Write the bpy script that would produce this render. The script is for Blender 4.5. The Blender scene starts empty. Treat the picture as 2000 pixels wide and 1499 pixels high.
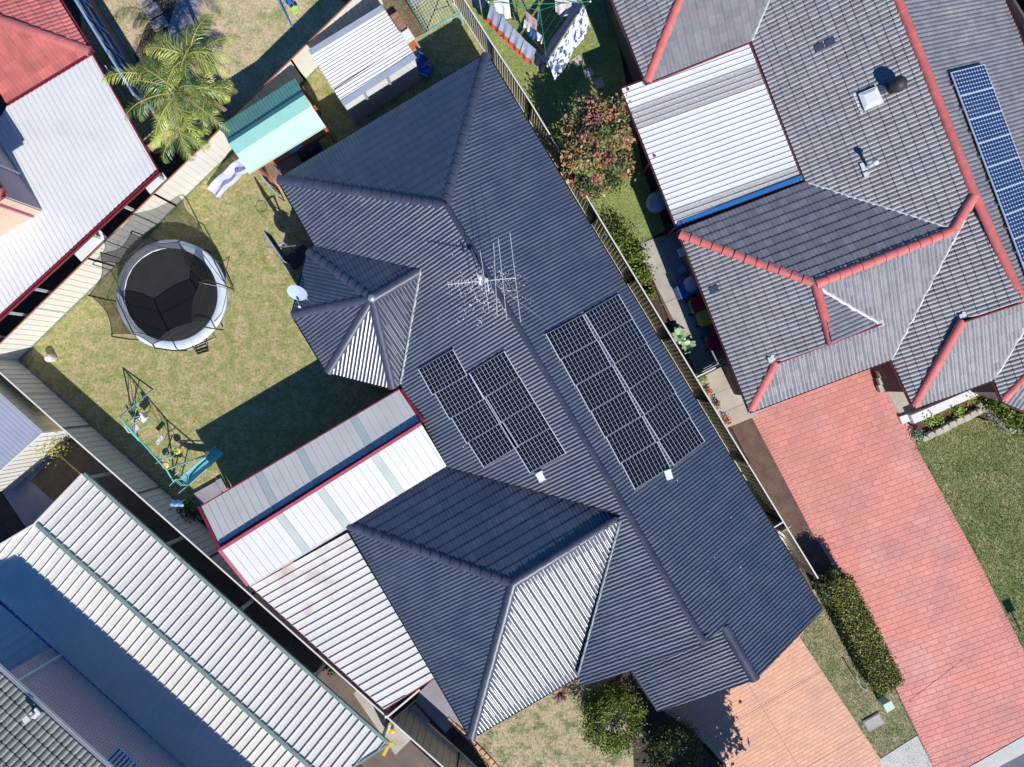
import bpy, math, random
import numpy as np
from mathutils import Vector, Matrix
from mathutils.geometry import tessellate_polygon
random.seed(7); rng = np.random.default_rng(7)
H, F, CX, CY = 28.0, 1333.33, 1000.0, 749.5
sc = bpy.context.scene
COL = sc.collection
# ---------------------------------------------------------------- camera, sky, sun, exposure
cam = bpy.data.cameras.new('camera'); camo = bpy.data.objects.new('camera', cam); COL.objects.link(camo)
camo.location = (0, 0, H); camo.rotation_euler = (0, 0, 0)
cam.sensor_width = 36; cam.lens = 24; cam.clip_start = 0.1; cam.clip_end = 2000
sc.camera = camo
SUN_EL = math.radians(41.5); SX, SY = 0.44, -0.898
wd = bpy.data.worlds.new('World'); sc.world = wd; wd.use_nodes = True
nt = wd.node_tree; nt.nodes.clear()
sky = nt.nodes.new('ShaderNodeTexSky'); sky.sky_type = 'NISHITA'; sky.sun_disc = False
sky.sun_elevation = SUN_EL; sky.sun_rotation = math.atan2(SX, SY)
sky.air_density = 1.0; sky.dust_density = 0.0; sky.ozone_density = 5.0
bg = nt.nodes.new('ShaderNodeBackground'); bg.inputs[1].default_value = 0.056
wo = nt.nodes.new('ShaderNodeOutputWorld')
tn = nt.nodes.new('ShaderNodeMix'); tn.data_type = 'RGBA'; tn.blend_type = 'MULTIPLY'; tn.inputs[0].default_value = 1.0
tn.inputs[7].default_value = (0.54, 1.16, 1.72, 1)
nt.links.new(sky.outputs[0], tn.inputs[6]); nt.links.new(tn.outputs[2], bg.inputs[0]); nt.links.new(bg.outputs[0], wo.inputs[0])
sl = bpy.data.lights.new('sun', 'SUN'); sl.energy = 4.6; sl.angle = math.radians(0.53); sl.color = (1.0, 0.965, 0.89)
so = bpy.data.objects.new('sun', sl); COL.objects.link(so)
sd = Vector((SX*math.cos(SUN_EL), SY*math.cos(SUN_EL), math.sin(SUN_EL)))
so.rotation_euler = sd.to_track_quat('Z', 'Y').to_euler(); so.location = sd*60
sc.view_settings.view_transform = 'Standard'; sc.view_settings.look = 'None'
sc.view_settings.exposure = 0.12; sc.view_settings.gamma = 1; sc.view_settings.use_curve_mapping = False

# ---------------------------------------------------------------- helpers
def W(px, py, z=0.0):
    k = (H - z)/F
    return Vector(((px - CX)*k, (CY - py)*k, z))
def Wp(pts, z=0.0): return [W(p[0], p[1], p[2] if len(p) > 2 else z) for p in pts]

def mat(name, col, col2=None, rough=0.6, vs=2.0, fine=0.0, fs=40.0, bump=0.0, bs=60.0, metal=0.0, spec=0.5,
        lo=0.35, hi=0.65, alpha=None, tint=0.0, coat=0.0, attr=None, rvar=0.0, col3=None, v3=.6, lo3=.58, hi3=.72, k3=.7, ior=1.5):
    m = bpy.data.materials.new(name); m.use_nodes = True
    t = m.node_tree; N = t.nodes; L = t.links
    b = N['Principled BSDF']; b.inputs['Roughness'].default_value = rough; b.inputs['Metallic'].default_value = metal
    b.inputs['Specular IOR Level'].default_value = spec
    b.inputs['Coat Weight'].default_value = coat; b.inputs['IOR'].default_value = ior
    geo = N.new('ShaderNodeNewGeometry')
    out = None
    def noise(scale, det=4, rg=0.6):
        n = N.new('ShaderNodeTexNoise'); n.inputs['Scale'].default_value = scale; n.inputs['Detail'].default_value = det
        n.inputs['Roughness'].default_value = rg
        L.new(geo.outputs['Position'], n.inputs['Vector']); return n
    def rgb(c): 
        n = N.new('ShaderNodeRGB'); n.outputs[0].default_value = (*c, 1); return n.outputs[0]
    def mix(f, a, c, mode='MIX'):
        n = N.new('ShaderNodeMix'); n.data_type = 'RGBA'; n.blend_type = mode
        if isinstance(f, float): n.inputs[0].default_value = f
        else: L.new(f, n.inputs[0])
        L.new(a, n.inputs[6]); L.new(c, n.inputs[7]); return n.outputs[2]
    def ramp(f, a, c):
        n = N.new('ShaderNodeMapRange'); n.inputs[1].default_value = a; n.inputs[2].default_value = c
        L.new(f, n.inputs[0]); return n.outputs[0]
    c = rgb(col)
    if col2 is not None:
        if attr: 
            an = N.new('ShaderNodeAttribute'); an.attribute_name = attr; f = an.outputs['Fac']
        else: f = ramp(noise(vs, 9 if 'lawn' in name else 4, .74 if 'lawn' in name else .6).outputs[0], lo, hi)
        c = mix(f, c, rgb(col2))
    if col3 is not None:
        mp = N.new('ShaderNodeMath'); mp.operation = 'MULTIPLY'; mp.inputs[1].default_value = k3
        L.new(ramp(noise(v3, 8, .68).outputs[0], lo3, hi3), mp.inputs[0]); c = mix(mp.outputs[0], c, rgb(col3))
    if fine > 0:
        f = ramp(noise(fs, 4, 0.75).outputs[0], 0.3, 0.7)
        g = N.new('ShaderNodeMapRange'); g.inputs[3].default_value = 1-fine; g.inputs[4].default_value = 1+fine
        L.new(f, g.inputs[0])
        cc = N.new('ShaderNodeCombineColor')
        for i in range(3): L.new(g.outputs[0], cc.inputs[i])
        c = mix(1.0, c, cc.outputs[0], 'MULTIPLY')
    if tint > 0:
        oi = N.new('ShaderNodeObjectInfo'); g = N.new('ShaderNodeMapRange'); g.inputs[3].default_value = 1-tint; g.inputs[4].default_value = 1+tint
        L.new(oi.outputs['Random'], g.inputs[0])
        an = N.new('ShaderNodeAttribute'); an.attribute_name = 'tint'
        ad = N.new('ShaderNodeMath'); ad.operation = 'ADD'; L.new(g.outputs[0], ad.inputs[0]); L.new(an.outputs['Fac'], ad.inputs[1])
        cc = N.new('ShaderNodeCombineColor')
        for i in range(3): L.new(ad.outputs[0], cc.inputs[i])
        c = mix(1.0, c, cc.outputs[0], 'MULTIPLY')
    L.new(c, b.inputs['Base Color'])
    if rvar > 0:
        g = N.new('ShaderNodeMapRange'); g.inputs[3].default_value = rough-rvar; g.inputs[4].default_value = rough+rvar
        L.new(ramp(noise(1.3).outputs[0], 0.3, 0.7), g.inputs[0]); L.new(g.outputs[0], b.inputs['Roughness'])
    if bump > 0:
        bn = N.new('ShaderNodeBump'); bn.inputs['Strength'].default_value = bump; bn.inputs['Distance'].default_value = 0.02
        L.new(noise(bs, 3, 0.7).outputs[0], bn.inputs['Height']); L.new(bn.outputs[0], b.inputs['Normal'])
    if alpha is not None: b.inputs['Alpha'].default_value = alpha
    m['nodes'] = 1
    return m

M = {}
def defm(k, *a, **kw): M[k] = mat(k, *a, **kw)
defm('dark_tile', (.032,.040,.070), (.043,.051,.084), rough=.41, vs=.8, fine=.15, fs=90, tint=.14, spec=.85, ior=2.0, rvar=.05, col3=(.085,.085,.10), v3=.45, k3=.45)
defm('dark_cap', (.055,.065,.105), (.07,.08,.125), rough=.42, vs=1.5, fine=.15, fs=60, tint=.08, spec=.6)
defm('dark_metal', (.02,.022,.03), rough=.4)
defm('taupe_tile', (.255,.238,.245), (.20,.205,.24), rough=.5, vs=4.5, fine=.16, fs=26, tint=.14, spec=.6, col3=(.34,.33,.32), v3=.5, k3=.45)
defm('pink_cap', (.70,.19,.17), (.60,.155,.145), rough=.55, vs=4, fine=.16, fs=50, tint=.06, bump=.2)
defm('red_tile', (.56,.165,.15), (.44,.135,.13), rough=.5, vs=2, fine=.2, fs=40, tint=.13)
defm('green_tile', (.13,.16,.15), (.20,.22,.20), rough=.55, vs=3, fine=.22, fs=30, tint=.15)
defm('valley', (.55,.60,.60), (.38,.42,.42), rough=.5, vs=6, fine=.15)
defm('mortar_white', (.75,.75,.75), (.5,.5,.5), rough=.7, vs=9)
defm('white_metal', (.74,.74,.745), (.69,.69,.70), rough=.42, vs=.8, fine=.03, fs=12, col3=(.60,.60,.58), v3=.8, k3=.35)
defm('silver_white', (.80,.81,.84), (.74,.76,.80), rough=.35, vs=.8, fine=.03, fs=12)
defm('cream_roof', (.77,.74,.69), (.70,.67,.625), rough=.45, vs=.9, fine=.04, fs=10, col3=(.60,.56,.50), v3=.7, k3=.35)
defm('cream_fence', (.80,.775,.71), (.75,.72,.66), rough=.45, vs=.7, fine=.03, fs=10)
defm('tan_fence', (.78,.71,.56), (.70,.64,.50), rough=.5, vs=1.2, fine=.06, fs=12)
defm('grey_roof', (.66,.65,.63), (.60,.59,.57), rough=.5, vs=1, fine=.03)
defm('translucent', (.50,.55,.54), (.44,.49,.48), rough=.3, vs=2)
defm('pergola_white', (.66,.655,.65), (.62,.615,.61), rough=.5, vs=1, fine=.02)
defm('zinc', (.50,.53,.62), (.44,.47,.56), rough=.35, vs=1, metal=.2)
defm('maroon', (.26,.030,.050), (.22,.025,.045), rough=.4, vs=3)
defm('maroon_light', (.5,.12,.16), (.42,.08,.12), rough=.4, vs=3)
defm('orange_trim', (.45,.16,.07), rough=.6)
defm('green_trim', (.16,.24,.22), (.22,.30,.27), rough=.45, vs=3)
defm('mint_roof_shaded', (.22,.50,.42), (.17,.43,.37), rough=.45, vs=3, fine=.05)
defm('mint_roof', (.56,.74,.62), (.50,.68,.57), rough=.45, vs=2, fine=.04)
defm('teal_cap', (.12,.38,.35), (.10,.34,.32), rough=.45, vs=2)
defm('teal_paint', (.22,.62,.58), rough=.35)
defm('teal_slide', (.22,.66,.67), (.26,.70,.70), rough=.35, vs=6)
defm('teal_slide_light', (.40,.74,.72), rough=.4)
defm('yellow', (.75,.62,.12), rough=.45)
defm('yellow_bin', (.75,.50,.03), rough=.45)
defm('red_plastic', (.50,.02,.05), rough=.45)
defm('blue_plastic', (.04,.15,.5), rough=.4)
defm('blue_paint', (.06,.18,.55), rough=.35)
defm('light_blue', (.25,.40,.62), rough=.4)
defm('green_plastic', (.03,.25,.16), rough=.45)
defm('lime', (.45,.75,.15), rough=.4)
defm('white', (.82,.82,.82), rough=.5)
defm('off_white', (.72,.70,.68), (.6,.58,.55), rough=.6, vs=5)
defm('black', (.012,.012,.014), rough=.5)
defm('charcoal', (.03,.03,.034), (.04,.04,.045), rough=.6, vs=3)
defm('lavender', (.62,.64,.86), (.52,.55,.80), rough=.35, vs=2)
defm('deep_lavender', (.16,.20,.62), rough=.4)
defm('pad', (.72,.78,.86), (.6,.68,.80), rough=.55, vs=5, fine=.12, fs=18)
defm('mat_black', (.015,.016,.019), (.021,.022,.026), rough=.75, vs=2, fine=.15, fs=120)
defm('net', (.02,.02,.022), rough=.8, alpha=.62)
defm('galv', (.55,.57,.62), rough=.35, metal=.6)
defm('aluminium', (.78,.76,.76), rough=.4, metal=.2)
defm('dish', (.50,.58,.68), (.42,.5,.62), rough=.5, vs=4)
defm('timber', (.34,.22,.15), (.26,.17,.12), rough=.75, vs=5, fine=.2, tint=.15)
defm('orange_timber', (.55,.17,.07), (.45,.14,.06), rough=.6, vs=5, fine=.12)
defm('brick_salmon', (.72,.42,.30), (.60,.34,.24), rough=.85, vs=6, fine=.12, tint=.1)
defm('concrete', (.52,.48,.44), (.40,.36,.32), rough=.9, vs=1.1, fine=.16, fs=25, bump=.2)
defm('concrete_warm', (.56,.49,.40), (.46,.40,.33), rough=.9, vs=1.3, fine=.12, fs=25, bump=.2)
defm('concrete_pale', (.66,.64,.60), (.58,.56,.53), rough=.9, vs=1.3, fine=.08, fs=25, bump=.2)
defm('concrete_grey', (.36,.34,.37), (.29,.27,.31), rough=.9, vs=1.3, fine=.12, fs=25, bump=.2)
defm('concrete_shade_brown', (.20,.15,.125), (.15,.115,.10), rough=.9, vs=1.3, fine=.12, fs=25, bump=.2)
defm('asphalt', (.17,.18,.21), (.14,.15,.18), rough=.9, vs=2, fine=.25, fs=80, bump=.3)
defm('pink_paver', (.74,.285,.23), (.58,.255,.23), rough=.8, vs=.55, fine=.13, fs=14, col3=(.80,.42,.36), v3=.33, lo3=.52, hi3=.75, k3=.75, tint=.07, lo=.42, hi=.7)
defm('pink_joint', (.44,.20,.17), (.52,.25,.21), rough=.9, vs=1.4, fine=.2)
defm('salmon_paver', (.86,.47,.305), (.74,.42,.31), rough=.8, vs=.6, fine=.08, fs=14, col3=(.80,.52,.40), v3=.4, lo3=.52, hi3=.75, k3=.7, tint=.03, lo=.42, hi=.7)
defm('salmon_joint', (.76,.41,.27), (.78,.43,.29), rough=.9, vs=1.4, fine=.15)
defm('pink_kerb', (.55,.22,.17), (.48,.18,.14), rough=.85, vs=3, fine=.1, tint=.1)
defm('soil', (.055,.042,.034), (.09,.065,.05), rough=.95, vs=3, fine=.5, fs=22, bump=.8, bs=30)
defm('bark_mulch', (.13,.075,.06), (.19,.12,.085), rough=.95, vs=2, fine=.5, fs=24, bump=.8, bs=30)
defm('red_mulch', (.10,.035,.035), (.16,.07,.06), rough=.95, vs=5, fine=.55, fs=30, bump=.9, bs=36)
defm('brown_grit', (.15,.105,.065), (.21,.15,.09), rough=.95, vs=2, fine=.5, fs=26, bump=.8, bs=34)
defm('dry_lawn', (.49,.395,.215), (.27,.30,.095), rough=.95, vs=2.2, lo=.42, hi=.58, fine=.42, fs=9, bump=.6, bs=22)
defm('tan_lawn', (.60,.46,.31), (.28,.32,.12), rough=.95, vs=1.3, fine=.38, fs=9, bump=.6, bs=22, lo=.44, hi=.62)
defm('green_lawn', (.20,.25,.075), (.42,.385,.19), rough=.95, vs=1.1, fine=.5, fs=8, bump=.7, bs=22, lo=.42, hi=.60)
defm('bright_lawn', (.33,.37,.13), (.21,.27,.075), rough=.95, vs=1.4, fine=.42, fs=9, bump=.6, bs=24)
defm('front_lawn', (.52,.42,.27), (.15,.20,.065), rough=.95, vs=1.6, fine=.42, fs=9, bump=.6, bs=24, lo=.47, hi=.60)
defm('patch_lawn', (.15,.20,.07), (.48,.38,.25), rough=.95, vs=1.5, fine=.42, fs=9, bump=.6, bs=24)
defm('blade_dry', (.60,.50,.30), (.26,.31,.09), rough=.8, attr='tint_leaf')
defm('blade_tan', (.72,.60,.42), (.36,.38,.15), rough=.8, attr='tint_leaf')
defm('blade_green', (.14,.22,.05), (.46,.46,.2), rough=.8, attr='tint_leaf')
defm('leaf_maroon', (.20,.06,.045), (.34,.11,.09), rough=.45, attr='tint_leaf', spec=.4)
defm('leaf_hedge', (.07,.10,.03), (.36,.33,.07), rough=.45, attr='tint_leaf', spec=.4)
defm('leaf_bush', (.05,.10,.022), (.26,.32,.04), rough=.5, attr='tint_leaf', spec=.3)
defm('leaf_dull', (.045,.07,.028), (.16,.18,.05), rough=.5, attr='tint_leaf', spec=.3)
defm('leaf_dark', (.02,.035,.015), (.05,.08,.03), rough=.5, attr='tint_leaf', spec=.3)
defm('leaf_lime', (.16,.30,.05), (.42,.50,.08), rough=.5, attr='tint_leaf')
defm('leaf_palm', (.055,.12,.025), (.52,.56,.11), rough=.4, attr='tint_leaf', spec=.6)
defm('leaf_yellow', (.45,.42,.05), (.55,.5,.1), rough=.5, attr='tint_leaf')
defm('leaf_agave', (.22,.38,.20), (.40,.55,.33), rough=.45, attr='tint_leaf')
defm('flower_red', (.5,.12,.05), (.6,.3,.12), rough=.5, attr='tint_leaf')
defm('leaf_crimson', (.12,.035,.04), (.25,.08,.09), rough=.4, attr='tint_leaf')
defm('stalk', (.42,.38,.10), rough=.5)
defm('trunk', (.30,.24,.19), (.2,.16,.13), rough=.9, vs=6)
defm('dead_twig', (.35,.34,.36), rough=.8)
defm('glass', (.03,.06,.10), rough=.08, spec=.8)
defm('skylight', (.85,.87,.9), rough=.25)
defm('panel_back', (.75,.77,.85), rough=.4)
defm('panel_cell', (.006,.008,.016), (.009,.012,.024), rough=.22, vs=2, spec=.45)
defm('panel_cell_blue', (.010,.035,.13), (.014,.05,.17), rough=.2, vs=2, spec=.5)
defm('panel_frame', (.72,.78,.88), rough=.4, metal=.1)
defm('stone', (.60,.53,.45), (.50,.43,.36), rough=.9, vs=4, fine=.14, fs=25, tint=.08, bump=.4)
defm('stone_dark', (.26,.24,.22), (.32,.29,.26), rough=.9, vs=4, fine=.14, fs=25, tint=.08, bump=.4)
defm('navy', (.03,.04,.09), rough=.8)
defm('towel_blue', (.45,.52,.68), (.55,.6,.74), rough=.85, vs=9)
defm('towel_red', (.75,.10,.06), rough=.85)
defm('pink_cloth', (.6,.45,.47), (.5,.36,.38), rough=.85, vs=20)
defm('print_cloth', (.80,.83,.88), (.06,.10,.22), rough=.85, vs=4.2, lo=.50, hi=.56)
defm('dropping', (.85,.85,.85), rough=.6)
defm('salt_grey', (.52,.51,.50), (.38,.37,.37), rough=.8, vs=14, fine=.5, fs=50)
defm('blue_flash', (.03,.16,.42), rough=.4)
defm('warm_lit_fence', (.86,.76,.50), (.78,.69,.45), rough=.5, vs=1.2, fine=.06, fs=12)  # bounced and transmitted light put into a brighter, yellower fence colour
defm('gutter_red', (.20,.055,.065), rough=.45)
def ramp_attr(name, stops, rough=.45):
    m = bpy.data.materials.new(name); m.use_nodes = True; N = m.node_tree.nodes; L = m.node_tree.links; b = N['Principled BSDF']; b.inputs['Roughness'].default_value = rough
    a = N.new('ShaderNodeAttribute'); a.attribute_name = 'tint_leaf'; r = N.new('ShaderNodeValToRGB'); e = r.color_ramp.elements
    while len(e) < len(stops): e.new(.5)
    for i, (p, c) in enumerate(stops): e[i].position = p; e[i].color = (*c, 1)
    L.new(a.outputs['Fac'], r.inputs[0]); L.new(r.outputs[0], b.inputs['Base Color']); M[name] = m
ramp_attr('leaf_red', [(0,(.05,.09,.025)),(.38,(.16,.21,.065)),(.52,(.34,.26,.10)),(.66,(.52,.25,.12)),(.82,(.42,.17,.13)),(1,(.20,.085,.075))])
# brick walls: courses too small to pick apart
def brickmat(name, c1, c2, mo, sx=.24, sy=.086):
    m = bpy.data.materials.new(name); m.use_nodes = True; t = m.node_tree; N = t.nodes; L = t.links
    b = N['Principled BSDF']; b.inputs['Roughness'].default_value = .85
    uv = N.new('ShaderNodeTexCoord'); br = N.new('ShaderNodeTexBrick')
    br.inputs['Color1'].default_value = (*c1,1); br.inputs['Color2'].default_value = (*c2,1); br.inputs['Mortar'].default_value = (*mo,1)
    br.inputs['Scale'].default_value = 1.0; br.inputs['Brick Width'].default_value = sx; br.inputs['Row Height'].default_value = sy
    br.inputs['Mortar Size'].default_value = .010; br.inputs['Bias'].default_value = 0.0
    L.new(uv.outputs['UV'], br.inputs['Vector']); L.new(br.outputs['Color'], b.inputs['Base Color'])
    bp = N.new('ShaderNodeBump'); bp.inputs['Strength'].default_value = .6; bp.inputs['Distance'].default_value = .01; bp.invert = True
    L.new(br.outputs['Fac'], bp.inputs['Height']); L.new(bp.outputs[0], b.inputs['Normal'])
    M[name] = m
brickmat('brick_mauve', (.60,.49,.50), (.52,.42,.44), (.24,.19,.22))
brickmat('brick_cream_sunlit', (.74,.55,.42), (.66,.47,.35), (.55,.40,.32))
brickmat('brick_brown', (.22,.13,.10), (.17,.10,.085), (.12,.09,.08))
brickmat('brick_dark', (.16,.12,.11), (.12,.09,.09), (.08,.07,.07))

WL = {}   # world origin of each object (unrotated ones)
def new_obj(name, me, parent, loc):
    o = bpy.data.objects.new(name, me); COL.objects.link(o)
    if parent is not None:
        o.parent = parent; o.location = loc - WL.get(parent.name, Vector())
    else: o.location = loc
    WL[o.name] = Vector(loc); return o
def tag(o, label=None, cat=None, group=None, kind=None):
    if label: o['label'] = label
    if cat: o['category'] = cat
    if group: o['group'] = group
    if kind: o['kind'] = kind
    return o
def thing(name, label, cat, loc, group=None):
    o = bpy.data.objects.new(name, None); COL.objects.link(o); o.location = loc; o.empty_display_size = .3
    WL[o.name] = Vector(loc); return tag(o, label, cat, group)
def mesh(name, V, Fc, m, parent=None, smooth=False, uv=None, tints=None, tname='tint', origin=None, mats=None, midx=None):
    V = np.asarray([tuple(v) for v in V], dtype=float) if not isinstance(V, np.ndarray) else V
    if origin is None: o = V.mean(0).copy(); o[2] = V[:,2].min()
    else: o = np.array(origin, dtype=float)
    me = bpy.data.meshes.new(name); me.from_pydata((V-o).tolist(), [], [list(f) for f in Fc])
    for mm in (mats or [m]): me.materials.append(M[mm] if isinstance(mm, str) else mm)
    if midx is not None: me.polygons.foreach_set('material_index', midx)
    if smooth: me.polygons.foreach_set('use_smooth', [True]*len(me.polygons))
    if uv is not None:
        u = me.uv_layers.new(name='UVMap'); k = 0
        flat = [c for f in uv for p in f for c in p]; u.data.foreach_set('uv', flat)
    if tints is not None:
        a = me.attributes.new(tname, 'FLOAT', 'FACE'); a.data.foreach_set('value', np.asarray(tints, dtype=np.float32))
    me.update()
    return new_obj(name, me, parent, Vector(o))
class MB:
    def __init__(s): s.V = []; s.F = []; s.m = []; s.cur = 0
    def add(s, V, Fc):
        k = len(s.V); s.V += [tuple(v) for v in V]; s.F += [tuple(i+k for i in f) for f in Fc]; s.m += [s.cur]*len(Fc); return s
    def hexa(s, b, t):   # bottom 4, top 4
        return s.add(list(b)+list(t), [(3,2,1,0),(4,5,6,7),(0,1,5,4),(1,2,6,5),(2,3,7,6),(3,0,4,7)])
    def box(s, c, sx, sy, sz, rz=0.0):
        R = Matrix.Rotation(rz, 3, 'Z'); c = Vector(c)
        q = [(-1,-1),(1,-1),(1,1),(-1,1)]
        return s.hexa([c+R@Vector((a*sx/2,b*sy/2,-sz/2)) for a,b in q], [c+R@Vector((a*sx/2,b*sy/2,sz/2)) for a,b in q])
    def beam(s, p0, p1, w, h, up=Vector((0,0,1))):
        p0 = Vector(p0); p1 = Vector(p1); d = (p1-p0).normalized()
        if abs(d.dot(up)) > .99: up = Vector((0,1,0))
        x = d.cross(up).normalized()*w/2; y = x.cross(d).normalized()*h/2
        return s.hexa([p0-x-y, p0+x-y, p1+x-y, p1-x-y], [p0-x+y, p0+x+y, p1+x+y, p1-x+y])
    def prism(s, pts, z0, z1):
        n = len(pts); V = [(p[0],p[1],z0) for p in pts]+[(p[0],p[1],z1) for p in pts]
        a = sum(pts[i][0]*pts[(i+1)%n][1]-pts[(i+1)%n][0]*pts[i][1] for i in range(n))
        top = tuple(range(n,2*n)); bot = tuple(range(n-1,-1,-1))
        sd = [(i,(i+1)%n,(i+1)%n+n,i+n) for i in range(n)]
        if a < 0: top = top[::-1]; bot = bot[::-1]; sd = [f[::-1] for f in sd]
        return s.add(V, [top,bot]+sd)
    def tube(s, pts, r, n=8, cap=True, radii=None):
        pts = [Vector(p) for p in pts]; V = []; Fc = []
        x = None
        for i, p in enumerate(pts):
            d = (pts[min(i+1,len(pts)-1)]-pts[max(i-1,0)]).normalized()
            if x is None: x = d.cross(Vector((0,0,1)) if abs(d.z) < .95 else Vector((1,0,0))).normalized()
            else: x = (x - d*x.dot(d)).normalized()
            y = d.cross(x); rr = radii[i] if radii else r
            for k in range(n):
                a = 2*math.pi*k/n; V.append(p + x*math.cos(a)*rr + y*math.sin(a)*rr)
        for i in range(len(pts)-1):
            for k in range(n): Fc.append((i*n+k, i*n+(k+1)%n, (i+1)*n+(k+1)%n, (i+1)*n+k))
        if cap: Fc.append(tuple(range(n-1,-1,-1))); Fc.append(tuple(range((len(pts)-1)*n, len(pts)*n)))
        return s.add(V, Fc)
    def lathe(s, c, prof, n=16):
        c = Vector(c); V = []; Fc = []
        for r, z in prof:
            for k in range(n):
                a = 2*math.pi*k/n; V.append(c+Vector((r*math.cos(a), r*math.sin(a), z)))
        for i in range(len(prof)-1):
            for k in range(n): Fc.append((i*n+k, i*n+(k+1)%n, (i+1)*n+(k+1)%n, (i+1)*n+k))
        Fc.append(tuple(range((len(prof)-1)*n, len(prof)*n))); Fc.append(tuple(range(n-1,-1,-1)))
        return s.add(V, Fc)
    def build(s, name, m, parent=None, smooth=False, mats=None):
        return mesh(name, s.V, s.F, m, parent, smooth=smooth, mats=mats, midx=(s.m if mats else None))

# ---- clipping in 2-D with a carried height
def clip(poly, a, b):
    out = []; n = len(poly)
    if n == 0: return out
    ex, ey = b[0]-a[0], b[1]-a[1]
    d = [ex*(p[1]-a[1]) - ey*(p[0]-a[0]) for p in poly]
    for i in range(n):
        j = (i+1) % n; P, Q = poly[i], poly[j]; dp, dq = d[i], d[j]
        if dp >= -1e-9: out.append(P)
        if (dp > 1e-9 and dq < -1e-9) or (dp < -1e-9 and dq > 1e-9):
            t = dp/(dp-dq); out.append(tuple(P[k]+(Q[k]-P[k])*t for k in range(3)))
    return out
def cliptri(poly, tri):
    for i in range(3):
        poly = clip(poly, tri[i], tri[(i+1)%3])
        if len(poly) < 3: return []
    return poly
def tris_of(uvp):
    out = []
    for t in tessellate_polygon([[Vector((p[0],p[1],0)) for p in uvp]]):
        a, b, c = (uvp[i] for i in t)
        if (b[0]-a[0])*(c[1]-a[1])-(b[1]-a[1])*(c[0]-a[0]) < 0: b, c = c, b
        out.append((a,b,c))
    return out
def inpoly(p, poly):
    r = False; n = len(poly)
    for i in range(n):
        a, b = poly[i], poly[i-1]
        if (a[1] > p[1]) != (b[1] > p[1]) and p[0] < (b[0]-a[0])*(p[1]-a[1])/(b[1]-a[1])+a[0]: r = not r
    return r
def segdist(p, a, b):
    ax, ay = b[0]-a[0], b[1]-a[1]; L = ax*ax+ay*ay
    t = max(0, min(1, ((p[0]-a[0])*ax+(p[1]-a[1])*ay)/L)) if L > 0 else 0
    return math.hypot(p[0]-a[0]-t*ax, p[1]-a[1]-t*ay)

class Plane:
    def __init__(s, o, u, n): s.o = o; s.u = u.normalized(); s.n = n.normalized(); s.v = s.n.cross(s.u)
    def ray(s, px, py):
        C = Vector((0,0,H)); d = Vector((px-CX, CY-py, -F)); t = s.n.dot(s.o-C)/s.n.dot(d); return C+d*t
    def uv(s, w): w = w-s.o; return (w.dot(s.u), w.dot(s.v))
    def at(s, u, v, h=0): return s.o+s.u*u+s.v*v+s.n*h
def eave_plane(e0, e1, inside, z, pitch):
    A = W(*e0, z); B = W(*e1, z); u = (B-A).normalized(); nh = Vector((-u.y, u.x, 0))
    if nh.dot(W(*inside, z)-A) < 0: A, B = B, A; u = -u; nh = -nh
    p = math.radians(pitch); n = Vector((-nh.x*math.sin(p), -nh.y*math.sin(p), math.cos(p)))
    return Plane(A, u, n)

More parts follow.
